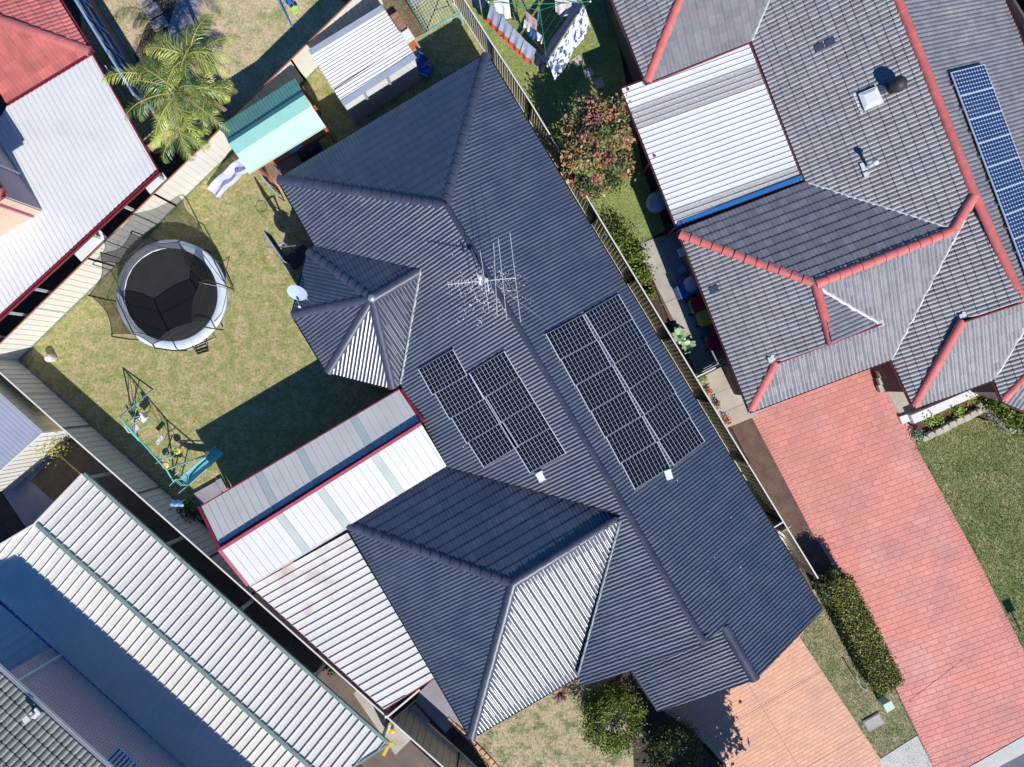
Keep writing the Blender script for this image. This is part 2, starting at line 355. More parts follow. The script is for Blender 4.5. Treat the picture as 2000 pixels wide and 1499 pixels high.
TILES = {}
def tile_template(tw, tl, rolls, amp, flat=False):
    K = rolls*6; prof = []
    for i in range(K+1):
        ph = (i/6.0) % 1.0
        prof.append(amp*abs(math.sin(math.pi*ph))**.9)
    V = []; Fc = []
    for i in range(K+1): V.append((tw*i/K, 0, prof[i]+.042))
    for i in range(K+1): V.append((tw*i/K, tl+.01, prof[i]+.014))
    n = K+1
    for i in range(K): Fc.append((i, i+1, n+i+1, n+i))
    b = len(V)
    for i in range(n): V.append((tw*i/K, 0, prof[i]+.042))
    for i in range(n): V.append((tw*i/K, .004, prof[i]-.004))
    for i in range(K): Fc.append((b+n+i, b+n+i+1, b+i+1, b+i))
    return V, Fc, K
def roof_faces(house, roofobj, faces, mt, tw=.30, tl=.345, rolls=2, amp=.030, top=300, tname='roof_tile'):
    """faces: list of (plane, pixel polygon). Tiles clipped to each face."""
    V, Fc, K = tile_template(tw, tl, rolls, amp)
    TV = np.array(V); full = []; restV = []; restF = []; rt = []; nb = 0
    for pl, poly in faces:
        uvp = [pl.uv(pl.ray(*p[:2])) for p in poly]
        tr = tris_of(uvp)
        us = [p[0] for p in uvp]; vs = [p[1] for p in uvp]
        i0 = math.floor(min(us)/tw); i1 = math.ceil(max(us)/tw); j0 = math.floor((min(vs)+1e-3)/tl); j1 = math.ceil(max(vs)/tl)
        R = math.hypot(tw, tl)/2+.012
        for j in range(j0, j1):
            for i in range(i0, i1):
                c = ((i+.5)*tw, (j+.5)*tl)
                ds = min(segdist(c, uvp[k], uvp[k-1]) for k in range(len(uvp)))
                ins = inpoly(c, uvp)
                if ds > R:
                    if ins:
                        dz = random.uniform(-.003,.003)
                        mt4 = Matrix((( *[pl.u[0], pl.v[0], pl.n[0]], 0),(*[pl.u[1], pl.v[1], pl.n[1]],0),(*[pl.u[2], pl.v[2], pl.n[2]],0),(0,0,0,1)))
                        o = pl.at(i*tw, j*tl, dz); mt4.translation = o
                        wc = pl.at(*c); view = (Vector((0,0,H))-wc); area = view.normalized().dot(pl.n)/view.length_squared
                        pxx = CX+wc.x*F/(H-wc.z); pyy = CY-wc.y*F/(H-wc.z)
                        vis = (-5 < pxx < 2005 and -5 < pyy < 1504)
                        full.append((area if vis else 0, mt4))
                    continue
                tint = random.uniform(-.14,.14); dz = random.uniform(-.003,.003)
                for f in Fc:
                    q = [(V[k][0]+i*tw, V[k][1]+j*tl, V[k][2]+dz) for k in f]
                    for t in tr:
                        cp = cliptri(q, t)
                        if len(cp) >= 3:
                            restV += [tuple(pl.at(*p)) for p in cp]; restF.append(tuple(range(nb, nb+len(cp)))); nb += len(cp); rt.append(tint)
    full.sort(key=lambda x: -x[0])
    me = bpy.data.meshes.new(tname); me.from_pydata(V, [], Fc); me.materials.append(M[mt])
    me.polygons.foreach_set('use_smooth', [True]*len(Fc)); me.update()
    po = WL[roofobj.name]
    for a, m4 in full[:top]:
        o = bpy.data.objects.new(tname, me); COL.objects.link(o); o.parent = roofobj
        m5 = m4.copy(); m5.translation = m4.translation-po; o.matrix_local = m5
    rest = full[top:]
    blocks = []; FF = list(restF); base = nb; nv = len(V)
    for a, m4 in rest:
        A = np.array(m4); blocks.append(TV@A[:3,:3].T + A[:3,3]); t = random.uniform(-.14,.14)
        FF += [tuple(k+base for k in f) for f in Fc]; rt += [t]*len(Fc); base += nv
    VV = np.array(restV).reshape(-1,3) if restV else np.zeros((0,3))
    if blocks: VV = np.vstack([VV]+blocks)
    o = mesh(tname+'s', VV, FF, mt, roofobj, smooth=True, tints=rt); o['kind'] = 'stuff'
    return o
def deck(name, faces, mt, parent, drop=.03):
    V = []; Fc = []
    for pl, poly in faces:
        k = len(V); V += [pl.ray(*p[:2])-pl.n*drop for p in poly]
        uvp = [pl.uv(v) for v in V[k:]]
        for t in tessellate_polygon([[Vector((p[0],p[1],0)) for p in uvp]]): Fc.append(tuple(k+i for i in t))
    return mesh(name, V, Fc, mt, parent)
def caps(parent, p0, p1, mt, w=.34, h=.15, step=.40, name='ridge_cap', lift=0.02, start_low=True, z0=None, z1=None):
    """row of half-round cap tiles from p0 (lower) to p1 (upper) in world space"""
    p0 = Vector(p0)+Vector((0,0,lift)); p1 = Vector(p1)+Vector((0,0,lift)); L = (p1-p0).length; n = max(1, round(L/step)); s = L/n
    d = (p1-p0).normalized(); x = d.cross(Vector((0,0,1))).normalized(); y = x.cross(d)
    key = ('cap', mt, w, h, round(s,3))
    if key not in TILES:
        S = 8; V = []; Fc = []
        for (t, kk) in ((0,1.13),(s+.03,.96)):
            for k in range(S+1):
                a = math.pi*k/S; V.append((math.cos(a)*w/2*kk, t, math.sin(a)*h*kk - .05 + (.012 if t == 0 else 0)))
        for k in range(S): Fc.append((k+1, k, S+1+k, S+2+k))
        b = len(V)
        for k in range(S+1):
            a = math.pi*k/S; V.append((math.cos(a)*w/2*1.13, 0, math.sin(a)*h*1.16-.05+.012))
        V.append((0,.0,-.06)); 
        for k in range(S): Fc.append((b+k, b+k+1, b+S+1))
        me = bpy.data.meshes.new(name); me.from_pydata(V, [], Fc); me.materials.append(M[mt])
        me.polygons.foreach_set('use_smooth', [i < S for i in range(len(Fc))]); me.update(); TILES[key] = me
    me = TILES[key]; po = WL[parent.name]
    for i in range(n):
        q = p0+d*(s*i)-po
        o = bpy.data.objects.new(name, me); COL.objects.link(o); o.parent = parent
        o.matrix_local = Matrix(((x.x,d.x,y.x,q.x),(x.y,d.y,y.y,q.y),(x.z,d.z,y.z,q.z),(0,0,0,1))) @ Matrix.Rotation(random.uniform(-.022,.022),4,'Z') @ Matrix.Rotation(random.uniform(-.012,.012),4,'X')
def flash(parent, p0, p1, mt, w=.12, name='valley_flashing', wob=0.02, lift=.05):
    p0 = Vector(p0); p1 = Vector(p1); d = p1-p0; L = d.length; d.normalize(); x = d.cross(Vector((0,0,1))).normalized()
    n = max(2, int(L/.15)); V = []
    for i in range(n+1):
        c = p0+d*(L*i/n)+Vector((0,0,lift)); a = random.uniform(-wob,wob)+math.sin(i*1.6)*wob
        V += [c-x*(w/2+a), c+Vector((0,0,.03)), c+x*(w/2-a)]
    Fc = []
    for i in range(n):
        k = 3*i; Fc += [(k,k+1,k+4,k+3),(k+1,k+2,k+5,k+4)]
    return mesh(name, V, Fc, mt, parent)
def gutter(parent, p0, p1, mt, name='gutter', w=.11, h=.11, out=None):
    p0 = Vector(p0); p1 = Vector(p1); d = (p1-p0).normalized(); x = Vector((d.y,-d.x,0))
    if out is not None and x.dot(Vector(out)) < 0: x = -x
    b = MB(); z = Vector((0,0,1)); e = .008
    q0 = p0-z*.03; q1 = p1-z*.03
    b.beam(q0+x*w, q1+x*w, .012, h); b.beam(q0+x*(w/2)-z*(h/2), q1+x*(w/2)-z*(h/2), w, .01); b.beam(q0+x*.01-z*.04, q1+x*.01-z*.04, .012, h+.06)
    return b.build(name, mt, parent)
def walls(parent, loop, z0, z1, mt, name='wall', th=.12):
    """vertical wall panels round a world xy loop, one mesh per side, with brick UVs"""
    n = len(loop); out = []
    for i in range(n):
        a = Vector((loop[i][0], loop[i][1], 0)); c = Vector((loop[(i+1)%n][0], loop[(i+1)%n][1], 0)); L = (c-a).length
        if L < .05: continue
        out.append(wallseg(parent, a, c, z0, z1, mt, name))
    return out
def wallseg(parent, a, c, z0, z1, mt, name='wall', th=.1):
    a = Vector((a[0],a[1],0)); c = Vector((c[0],c[1],0)); d = (c-a).normalized(); x = Vector((d.y,-d.x,0))*th/2; L = (c-a).length
    z = Vector((0,0,1)); V = [a-x+z*z0, c-x+z*z0, c+x+z*z0, a+x+z*z0, a-x+z*z1, c-x+z*z1, c+x+z*z1, a+x+z*z1]
    Fc = [(3,2,1,0),(4,5,6,7),(0,1,5,4),(2,3,7,6),(1,2,6,5),(3,0,4,7)]
    uv = [[(0,0)]*4, [(0,0),(L,0),(L,th),(0,th)], [(0,z0),(L,z0),(L,z1),(0,z1)], [(L,z0),(0,z0),(0,z1),(L,z1)], [(0,z0),(th,z0),(th,z1),(0,z1)], [(0,z0),(th,z0),(th,z1),(0,z1)]]
    return mesh(name, V, Fc, mt, parent, uv=uv)
def inset(loop, d):
    n = len(loop); P = [Vector((p[0],p[1])) for p in loop]
    a = sum(P[i].x*P[(i+1)%n].y-P[(i+1)%n].x*P[i].y for i in range(n)); s = 1 if a > 0 else -1; out = []
    for i in range(n):
        e0 = (P[i]-P[i-1]).normalized(); e1 = (P[(i+1)%n]-P[i]).normalized()
        n0 = Vector((-e0.y,e0.x))*s; n1 = Vector((-e1.y,e1.x))*s; b = n0+n1
        k = d/max(.35, b.dot(n0)) if b.length > .05 else d
        out.append(P[i]+b*min(k, 2*d))
    return out
def ribbed(name, pts, ribdir, period, prof, mt, parent, split=1, skip=None, smooth=False, phase=0.0, special=None, thick=.0):
    """sheet metal on the planar polygon pts (world); prof = [(fraction of period, height)], runs along ribdir.
       split = number of periods per separate sheet (0 = one mesh)"""
    o = pts[0]; nn = Vector((0,0,0))
    for i in range(len(pts)): nn += (pts[i]-o).cross(pts[(i+1)%len(pts)]-o)
    nn.normalize()
    if nn.z < -.05: nn = -nn
    v = (ribdir-nn*ribdir.dot(nn)).normalized(); u = v.cross(nn)
    uvp = [((p-o).dot(u), (p-o).dot(v)) for p in pts]; tr = tris_of(uvp)
    u0 = min(p[0] for p in uvp); u1 = max(p[0] for p in uvp); v0 = min(p[1] for p in uvp)-.01; v1 = max(p[1] for p in uvp)+.01
    i0 = math.floor((u0-phase)/period); i1 = math.ceil((u1-phase)/period); objs = []; cur = ([], []); cnt = 0
    def flush(idx):
        nonlocal cur
        if cur[1]:
            mm = special[idx] if special and idx in special else mt
            objs.append(mesh(name, cur[0], cur[1], mm, parent, smooth=smooth))
        cur = ([], [])
    for i in range(i0, i1):
        for k in range(len(prof)-1):
            a = phase+(i+prof[k][0])*period; b = phase+(i+prof[k+1][0])*period
            q = [(a,v0,prof[k][1]),(b,v0,prof[k+1][1]),(b,v1,prof[k+1][1]),(a,v1,prof[k][1])]
            for t in tr:
                cp = cliptri(q, t)
                if len(cp) >= 3:
                    base = len(cur[0]); cur[0].extend([tuple(o+u*p[0]+v*p[1]+nn*p[2]) for p in cp]); cur[1].append(tuple(range(base, base+len(cp))))
        cnt += 1
        if split and cnt % split == 0: flush(i-i0)
    flush(i1-i0)
    return objs
RIB = [(0,0),(.03,.035),(.10,.035),(.13,0),(1,0)]             # wide pan, one upstand
def corr(amp, k=6): return [(i/k, amp*(.5-.5*math.cos(2*math.pi*i/k))) for i in range(k+1)]
TRAP = [(0,0),(.36,0),(.46,.03),(.9,.03),(1,0)]
FPAN = [(0,0),(.03,-.03),(.08,-.03),(.11,0),(.98,0),(1,0)]
def slab(name, pts, z, mt, label=None, kind='structure', th=.06, parent=None):
    b = MB(); b.prism([(p.x,p.y) for p in pts], z-th, z); o = b.build(name, mt, parent)
    if parent is None: tag(o, label, None, None, kind)
    return o
def blades(name, poly, n, mt, label, size=.06, z=.0, holes=(), bias=.5):
    P = [(p.x,p.y) for p in poly]; xs = [p[0] for p in P]; ys = [p[1] for p in P]
    m = int(n*1.6); X = rng.uniform(min(xs),max(xs),m*2); Y = rng.uniform(min(ys),max(ys),m*2)
    ok = np.zeros(len(X), bool); k = len(P)
    for i in range(k):
        a, b = P[i], P[i-1]; c = (a[1] > Y) != (b[1] > Y)
        with np.errstate(divide='ignore', invalid='ignore'): xi = (b[0]-a[0])*(Y-a[1])/((b[1]-a[1]) or 1e-9)+a[0]
        ok ^= c & (X < xi)
    X = X[ok][:n]; Y = Y[ok][:n]; n = len(X)
    a = rng.uniform(0,6.28,n); L = rng.uniform(.5,1.2,n)*size; le = rng.uniform(.2,1.0,n)*L; hh = np.sqrt(np.maximum(L**2-(le*.8)**2, 1e-5))
    w = rng.uniform(.006,.012,n)
    V = np.zeros((n,3,3)); V[:,0] = np.c_[X-np.sin(a)*w, Y+np.cos(a)*w, np.full(n,z)]; V[:,1] = np.c_[X+np.sin(a)*w, Y-np.cos(a)*w, np.full(n,z)]
    V[:,2] = np.c_[X+np.cos(a)*le, Y+np.sin(a)*le, z+hh]
    pat = np.sin(X*1.1+2*np.sin(Y*.7))*np.cos(Y*1.3+np.sin(X*1.7))*.25+bias
    t = np.clip(pat+rng.normal(0,.28,n), 0, 1)
    return leafmesh(name, V.reshape(-1,3), n, 3, t, mt, None, kind='stuff')
def leafmesh(name, V, n, k, t, mt, parent, kind=None, label=None):
    o = V.mean(0); o[2] = V[:,2].min(); V = V-o
    me = bpy.data.meshes.new(name); me.vertices.add(len(V)); me.vertices.foreach_set('co', V.astype(np.float32).ravel())
    me.loops.add(n*k); me.loops.foreach_set('vertex_index', np.arange(n*k, dtype=np.int32))
    me.polygons.add(n); me.polygons.foreach_set('loop_start', np.arange(0,n*k,k,dtype=np.int32)); me.polygons.foreach_set('loop_total', np.full(n,k,dtype=np.int32))
    me.update(calc_edges=True); me.materials.append(M[mt])
    a = me.attributes.new('tint_leaf', 'FLOAT', 'FACE'); a.data.foreach_set('value', t.astype(np.float32))
    ob = new_obj(name, me, parent, Vector(o))
    if kind: ob['kind'] = kind
    return ob
def leaves(name, P, size, t, mt, parent, kind=None, up=.35, aspect=.55):
    """leaf-shaped quads (diamond) at points P with random facing"""
    n = len(P); d = rng.normal(size=(n,3)); d /= np.linalg.norm(d,axis=1)[:,None]
    nn = rng.normal(size=(n,3)); nn[:,2] = np.abs(nn[:,2])+up; nn /= np.linalg.norm(nn,axis=1)[:,None]
    x = np.cross(nn,d); x /= np.linalg.norm(x,axis=1)[:,None]; y = np.cross(nn,x)
    s = size*rng.uniform(.6,1.3,n)[:,None]
    V = np.stack([P-y*s, P+x*s*aspect, P+y*s, P-x*s*aspect], 1)
    return leafmesh(name, V.reshape(-1,3), n, 4, np.clip(t,0,1), mt, parent, kind)
# ---------------------------------------------------------------- ground and other setting
g = MB(); g.add([(-260,-260,-.12),(260,-260,-.12),(260,260,-.12),(-260,260,-.12)], [(0,1,2,3)])
o = g.build('ground', 'soil'); tag(o, 'dark bare soil between the houses', None, None, 'structure')
def sheet(name, pts, z, mt, label):
    P = Wp(pts, z); V = P; tri = tessellate_polygon([[Vector((p.x,p.y,0)) for p in P]]); F_ = []
    for t in tri:
        a,b,c = (P[i] for i in t)
        F_.append(tuple(t) if (b-a).cross(c-a).z > 0 else (t[0],t[2],t[1]))
    # skirt gives the sheet a real edge
    n = len(P); V = P+[Vector((p.x,p.y,z-.12)) for p in P]
    ar = sum(P[i].x*P[(i+1)%n].y-P[(i+1)%n].x*P[i].y for i in range(n))
    F_ += [(i,n+i,n+(i+1)%n,(i+1)%n) if ar > 0 else (i,(i+1)%n,n+(i+1)%n,n+i) for i in range(n)]
    o = mesh(name, V, F_, mt); return tag(o, label, None, None, 'structure')
back = [(36,703),(203,539),(345,402),(448,300),(700,42),(770,-25),(905,-25),(960,90),(1035,238),(900,600),(780,800),(640,900),(392,1018),(300,940)]
sheet('lawn', back, 0, 'dry_lawn', 'patchy dry backyard lawn under the trampoline')
front_a = [(1240,1140),(1265,1350),(1270,1499),(1300,1560),(955,1560),(955,1495),(880,1405),(860,1340)]
sheet('lawn', front_a, 0, 'front_lawn', 'brown front lawn with green tufts')
ll = [(905,-25),(1185,-25),(1225,170),(1255,330),(1300,450),(1237,482),(1245,540),(1180,470),(1100,340),(1033,235),(960,90)]
sheet('lawn', ll, -.004, 'bright_lawn', 'green lawn under the clothesline')
sheet('lawn', [(150,-40),(770,-40),(445,283),(300,300),(215,195),(160,60)], -.01, 'tan_lawn', 'dry tan lawn behind the palms')
sheet('lawn', [(1787,868),(1800,858),(1900,815),(1960,830),(2080,850),(2080,1430),(1990,1252),(1905,1086)], -.01, 'green_lawn', 'shaggy green lawn beside the pink driveway')
sheet('lawn', [(1562,1180),(1625,1120),(1763,1374),(1820,1497),(1780,1530),(1730,1499),(1562,1245)], -.01, 'patch_lawn', 'patchy strip of lawn between the two driveways')
sheet('garden_bed', [(1425,828),(1468,815),(1583,1035),(1671,1150),(1600,1140),(1500,975)], -.004, 'bark_mulch', 'strip of brown mulch between fence and pink driveway')
sheet('garden_bed', [(1780,826),(1905,765),(1960,790),(2050,835),(2050,870),(1970,838),(1905,808),(1800,850),(1788,868)], .004, 'red_mulch', 'red mulch bed edged with stone blocks')
sheet('garden_bed', [(1240,482),(1262,520),(1310,630),(1330,700),(1400,830),(1425,828),(1300,590),(1200,430)], -.002, 'brown_grit', 'narrow bare garden bed along the cream fence')
sheet('garden_bed', [(1110,330),(1180,430),(1300,640),(1420,850),(1560,1090),(1600,1180),(1570,1190),(1100,340)], -.008, 'brown_grit', 'pebbly gap between dark roof and cream fence')
sheet('garden_bed', [(20,905),(130,850),(215,905),(130,1010),(60,950)], -.006, 'brown_grit', 'shaded brown soil beside the small shed')
sheet('garden_bed', [(640,-30),(800,-30),(840,60),(760,100)], .003, 'brown_grit', 'worn ground beside the white shed')
sheet('garden_bed', [(1230,1300),(1300,1380),(1400,1490),(1440,1560),(1240,1560),(1235,1420),(1180,1340)], .006, 'soil', 'dark mulch round the clipped bushes')
# paths
def path(pts, z, mt, label, name='path'): return sheet(name, pts, z, mt, label)
path([(1237,481),(1284,464),(1360,640),(1440,815),(1466,815),(1425,832),(1390,800),(1321,636),(1262,520)], .02, 'concrete', 'worn concrete side path beside the tiled house')
path([(1355,737),(1435,705),(1480,812),(1420,836)], .024, 'concrete_warm', 'pale warm concrete slabs beside the pink driveway')
path([(1284,464),(1360,440),(1480,700),(1440,815),(1360,640)], .016, 'concrete_grey', 'concrete under the eave of the tiled house coloured dark as shade')  # eave shade put into a darker concrete than the path beside it
path([(352,-40),(402,-40),(396,0),(382,42),(351,106),(346,190),(330,200),(322,126),(320,106),(326,63),(347,0)], .012, 'concrete_grey', 'concrete path under the palms coloured bluish as shade')  # blue of the shade put into the path colour
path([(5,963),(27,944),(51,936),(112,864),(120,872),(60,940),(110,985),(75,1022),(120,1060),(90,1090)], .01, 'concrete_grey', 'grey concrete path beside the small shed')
path([(190,895),(215,905),(900,1540),(760,1540),(130,1010)], .0, 'concrete_shade_brown', 'concrete along the carport coloured brown as shade')  # shade between carport and fence put into a dark brown concrete
path([(690,1355),(740,1300),(840,1408),(772,1475)], .012, 'concrete', 'concrete patch in a sunlit colour at the end of the carport')  # sunlight put into a paler concrete than the strip around it
path([(-60,990),(10,975),(90,1090),(-40,1200)], -.006, 'soil', 'dark ground under the carport end', 'yard')
path([(1718,1484),(1792,1437),(1822,1497),(1740,1560)], .012, 'concrete_pale', 'pale concrete footpath slab between driveways', 'footpath')
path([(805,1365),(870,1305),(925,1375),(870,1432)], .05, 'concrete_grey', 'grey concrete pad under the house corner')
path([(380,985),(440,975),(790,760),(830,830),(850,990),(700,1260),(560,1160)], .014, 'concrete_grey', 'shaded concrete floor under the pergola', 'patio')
path([(1690,690),(1760,690),(1800,800),(1762,818)], .03, 'concrete_warm', 'tan tiled porch floor beside the driveway', 'porch')
path([(1880,1509),(1945,1470),(2060,1400),(2300,1280),(2300,1900),(1700,1900)], -.02, 'asphalt', 'grey asphalt road at the corner', 'road')
b = MB(); P = Wp([(1868,1512),(2030,1420),(2300,1270),(2300,1290),(2045,1446),(1890,1530)])
b.prism([(p.x,p.y) for p in P], -.12, .03); k = b.build('kerb', 'concrete_pale'); tag(k, 'pale concrete kerb and gutter along the road', None, None, 'structure')
# joints in the concrete are real gaps: separate strips laid proud would overlap, so they are thin grooves
for pts in ([(1290,597),(1330,578)], [(1385,775),(1440,752)], [(1405,810),(1452,790)], [(1368,745),(1402,815)]):
    a, c = Wp(pts, .026); b = MB(); b.beam(a, c, .018, .006); k = b.build('expansion_joint', 'stone_dark'); tag(k, 'dark joint line in the concrete path', None, None, 'structure')

def paving(name, poly, direction, bl, row, joint, mt, jm, label, top=300, border=None, z=.0, brick='brick', off=.5):
    P = Wp(poly, z); base = sheet(name, poly, z, jm, label)
    u = Vector(direction).normalized(); u = Vector((u.x,u.y,0)); v = Vector((-u.y,u.x,0)); o = P[0]
    uvp = [((p-o).dot(u), (p-o).dot(v)) for p in P]; tr = tris_of(uvp)
    us = [p[0] for p in uvp]; vs = [p[1] for p in uvp]; full = []; V = []; Fc = []; tt = []
    j0 = math.floor(min(vs)/row); j1 = math.ceil(max(vs)/row); i0 = math.floor(min(us)/bl)-1; i1 = math.ceil(max(us)/bl)
    R = math.hypot(bl,row)/2
    for j in range(j0,j1):
        for i in range(i0,i1):
            x0 = (i+(off if j%2 else 0))*bl+random.uniform(-.01,.01); y0 = j*row; c = (x0+bl/2, y0+row/2)
            ds = min(segdist(c, uvp[k], uvp[k-1]) for k in range(len(uvp))); ins = inpoly(c, uvp)
            if ds > R:
                if ins: full.append((x0,y0))
                continue
            q = [(x0+joint,y0+joint,z+.008),(x0+bl,y0+joint,z+.008),(x0+bl,y0+row,z+.008),(x0+joint,y0+row,z+.008)]
            t0 = random.uniform(-.07,.07)
            for t in tr:
                cp = cliptri(q, t)
                if len(cp) >= 3:
                    b = len(V); V += [tuple(o+u*p[0]+v*p[1]+Vector((0,0,.008))) for p in cp]; Fc.append(tuple(range(b,b+len(cp)))); tt.append(t0)
    j = joint; e = .012
    TV = [(j,j,0),(bl,j,0),(bl,row,0),(j,row,0),(j+e,j+e,.008),(bl-e,j+e,.008),(bl-e,row-e,.008),(j+e,row-e,.008)]
    TF = [(4,5,6,7),(0,1,5,4),(1,2,6,5),(2,3,7,6),(3,0,4,7)]
    def key(c):
        w = o+u*c[0]+v*c[1]; px = CX+w.x*F/H; py = CY-w.y*F/H
        return w.length if (0 < px < 2000 and 0 < py < 1499) else 1e6
    full.sort(key=key)
    me = bpy.data.meshes.new(brick); me.from_pydata(TV,[],TF); me.materials.append(M[mt]); me.update(); bo = WL[base.name]
    ang = math.atan2(u.y,u.x)
    for c in full[:top]:
        ob = bpy.data.objects.new(brick, me); COL.objects.link(ob); ob.parent = base
        w = o+u*c[0]+v*c[1]; ob.location = Vector((w.x,w.y,z+.001))-bo; ob.rotation_euler = (random.uniform(-.008,.008),random.uniform(-.008,.008),ang)
    for c in full[top:]:
        b = len(V); dz = z+.001; V += [tuple(o+u*(c[0]+p[0])+v*(c[1]+p[1])+Vector((0,0,p[2]+.001))) for p in TV]; Fc += [tuple(b+i for i in f) for f in TF]; tt += [random.uniform(-.07,.07)]*len(TF)
    s = mesh(brick+'s', V, Fc, mt, base, tints=tt); s['kind'] = 'stuff'
    return base
du = Vector((math.cos(math.radians(19.5)), math.sin(math.radians(19.5)), 0))
drive = [(1440,775),(1700,690),(1724,700),(1763,822),(1783,834),(1789,872),(1904,1082),(2000,1272),(2040,1352),(2040,1425),(1880,1509),(1830,1512),(1763,1374),(1671,1175),(1583,1035),(1468,815)]
dk = paving('driveway', drive, du, .385, .232, .012, 'pink_paver', 'pink_joint', 'pink stamped brick driveway beside the tiled house')
# soldier course along both edges
def soldier(parent, p0, p1, w, mt, pitch=.13, name='border_brick', side=1, z=.012):
    a, c = W(*p0, 0), W(*p1, 0); d = (c-a).normalized(); L = (c-a).length; n = int(L/pitch); x = Vector((-d.y,d.x,0))*side
    me = bpy.data.meshes.new(name); V = [(0,0,0),(pitch-.014,0,0),(pitch-.014,w*side,0),(0,w*side,0)]; V += [(p[0],p[1],.006) for p in V]
    me.from_pydata(V,[],[(4,5,6,7) if side > 0 else (7,6,5,4),(0,1,5,4),(1,2,6,5),(2,3,7,6),(3,0,4,7)]); me.materials.append(M[mt]); me.update()
    for i in range(min(n,120)):
        ob = bpy.data.objects.new(name, me); COL.objects.link(ob); ob.parent = parent; q = a+d*(pitch*i)
        ob.location = Vector((q.x,q.y,z))-WL[parent.name]; ob.rotation_euler = (0,0,math.atan2(d.y,d.x))
for a, c, s in (((1470,817),(1583,1035),1),((1583,1035),(1671,1175),1),((1671,1175),(1763,1374),1),((1763,1374),(1826,1505),1),((1791,876),(1904,1082),-1),((1904,1082),(2000,1272),-1)):
    soldier(dk, a, c, .24, 'pink_paver', side=s)
du2 = (W(1604,1311)-W(1400,1431)).normalized()
sdrive = [(1262,1330),(1590,1150),(1600,1190),(1562,1245),(1730,1499),(1780,1575),(1490,1575),(1432,1515),(1385,1460),(1330,1412),(1290,1385)]
sk = paving('driveway', sdrive, du2, .30, .16, .008, 'salmon_paver', 'salmon_joint', 'salmon stamped concrete driveway in front of the dark roofed house', top=300)
for pts in ([(1385,1440),(1608,1309)], [(1452,1322),(1570,1515)], [(1560,1509),(1690,1432)]):
    a, c = Wp(pts, .0115); b = MB(); b.beam(a, c, .022, .004); b.build('control_joint', 'pink_joint', sk)
a, c = Wp([(1765,1378),(1880,1290)], .0155); b = MB(); b.beam(a, c, .02, .004); b.build('control_joint', 'pink_joint', dk)
# grass standing on the lawns
tag(blades('grass', Wp(back), 70000, 'blade_dry', '', .055, 0), 'short dry grass of the trampoline yard', None)
tag(blades('grass', Wp(front_a), 15000, 'blade_tan', '', .055, 0, bias=.35), 'short brown grass of the front yard', None)
tag(blades('grass', Wp(ll), 26000, 'blade_green', '', .06, 0, bias=.7), 'green grass under the clothesline', None)
tag(blades('grass', Wp([(150,-40),(770,-40),(445,283),(300,300),(215,195),(160,60)]), 26000, 'blade_tan', '', .05, -.01, bias=.25), 'dry tan grass near the palms', None)
tag(blades('grass', Wp([(1787,868),(1800,858),(1900,815),(1960,830),(2040,850),(2040,1340),(1990,1252),(1905,1086)]), 40000, 'blade_green', '', .085, -.01, bias=.55), 'shaggy grass beside the pink driveway', None)
tag(blades('grass', Wp([(1562,1180),(1625,1120),(1763,1374),(1820,1497),(1780,1530),(1730,1499),(1562,1245)]), 14000, 'blade_green', '', .06, -.01, bias=.5), 'grass strip between the driveways', None)

# ---------------------------------------------------------------- MAIN HOUSE
PT = 22.0
E = {'TR':(950,107),'BR':(1605,1193),'TL':(544,351)}
hse = thing('house', 'brick house with shiny dark blue tiled hip roof carrying solar panels', 'house', W(1100,800,0))
pR = eave_plane((950,107),(1605,1193),(1000,800),2.6,PT)
pL = eave_plane((544,351),(617,481),(1000,600),2.6,PT)
pN = eave_plane((544,351),(950,107),(868,403),2.6,PT)
pWN = eave_plane((677,1025),(875,912),(1002,1140),2.6,PT)
pWW = eave_plane((677,1025),(920,1440),(1002,1140),2.6,PT)
pWS = eave_plane((920,1440),(1128,1320),(1002,1140),2.6,PT)
pT1 = eave_plane((544,351),(950,107),(727,583),2.6,PT); t1 = eave_plane((603,491),(617,481),(727,583),2.6,PT)
# bay faces: keep the main axes so rows run parallel to the walls
uN = (W(950,107,2.6)-W(544,351,2.6)).normalized()
def axis_plane(p, inside, z, ax):
    A = W(*p, z); nh = Vector((-ax.y, ax.x, 0)); 
    if nh.dot(W(*inside, z)-A) < 0: ax = -ax; nh = -nh
    q = math.radians(PT); return Plane(A, ax, Vector((-nh.x*math.sin(q), -nh.y*math.sin(q), math.cos(q))))
t1 = axis_plane((610,486),(727,583),2.6,uN)
t2 = eave_plane((603,491),(572,615),(727,583),2.6,PT)
t3 = eave_plane((572,615),(640,727),(727,583),2.6,PT)
t4 = eave_plane((640,727),(767,759),(727,583),2.6,PT)
t5 = axis_plane((775,755),(727,583),2.6,uN)
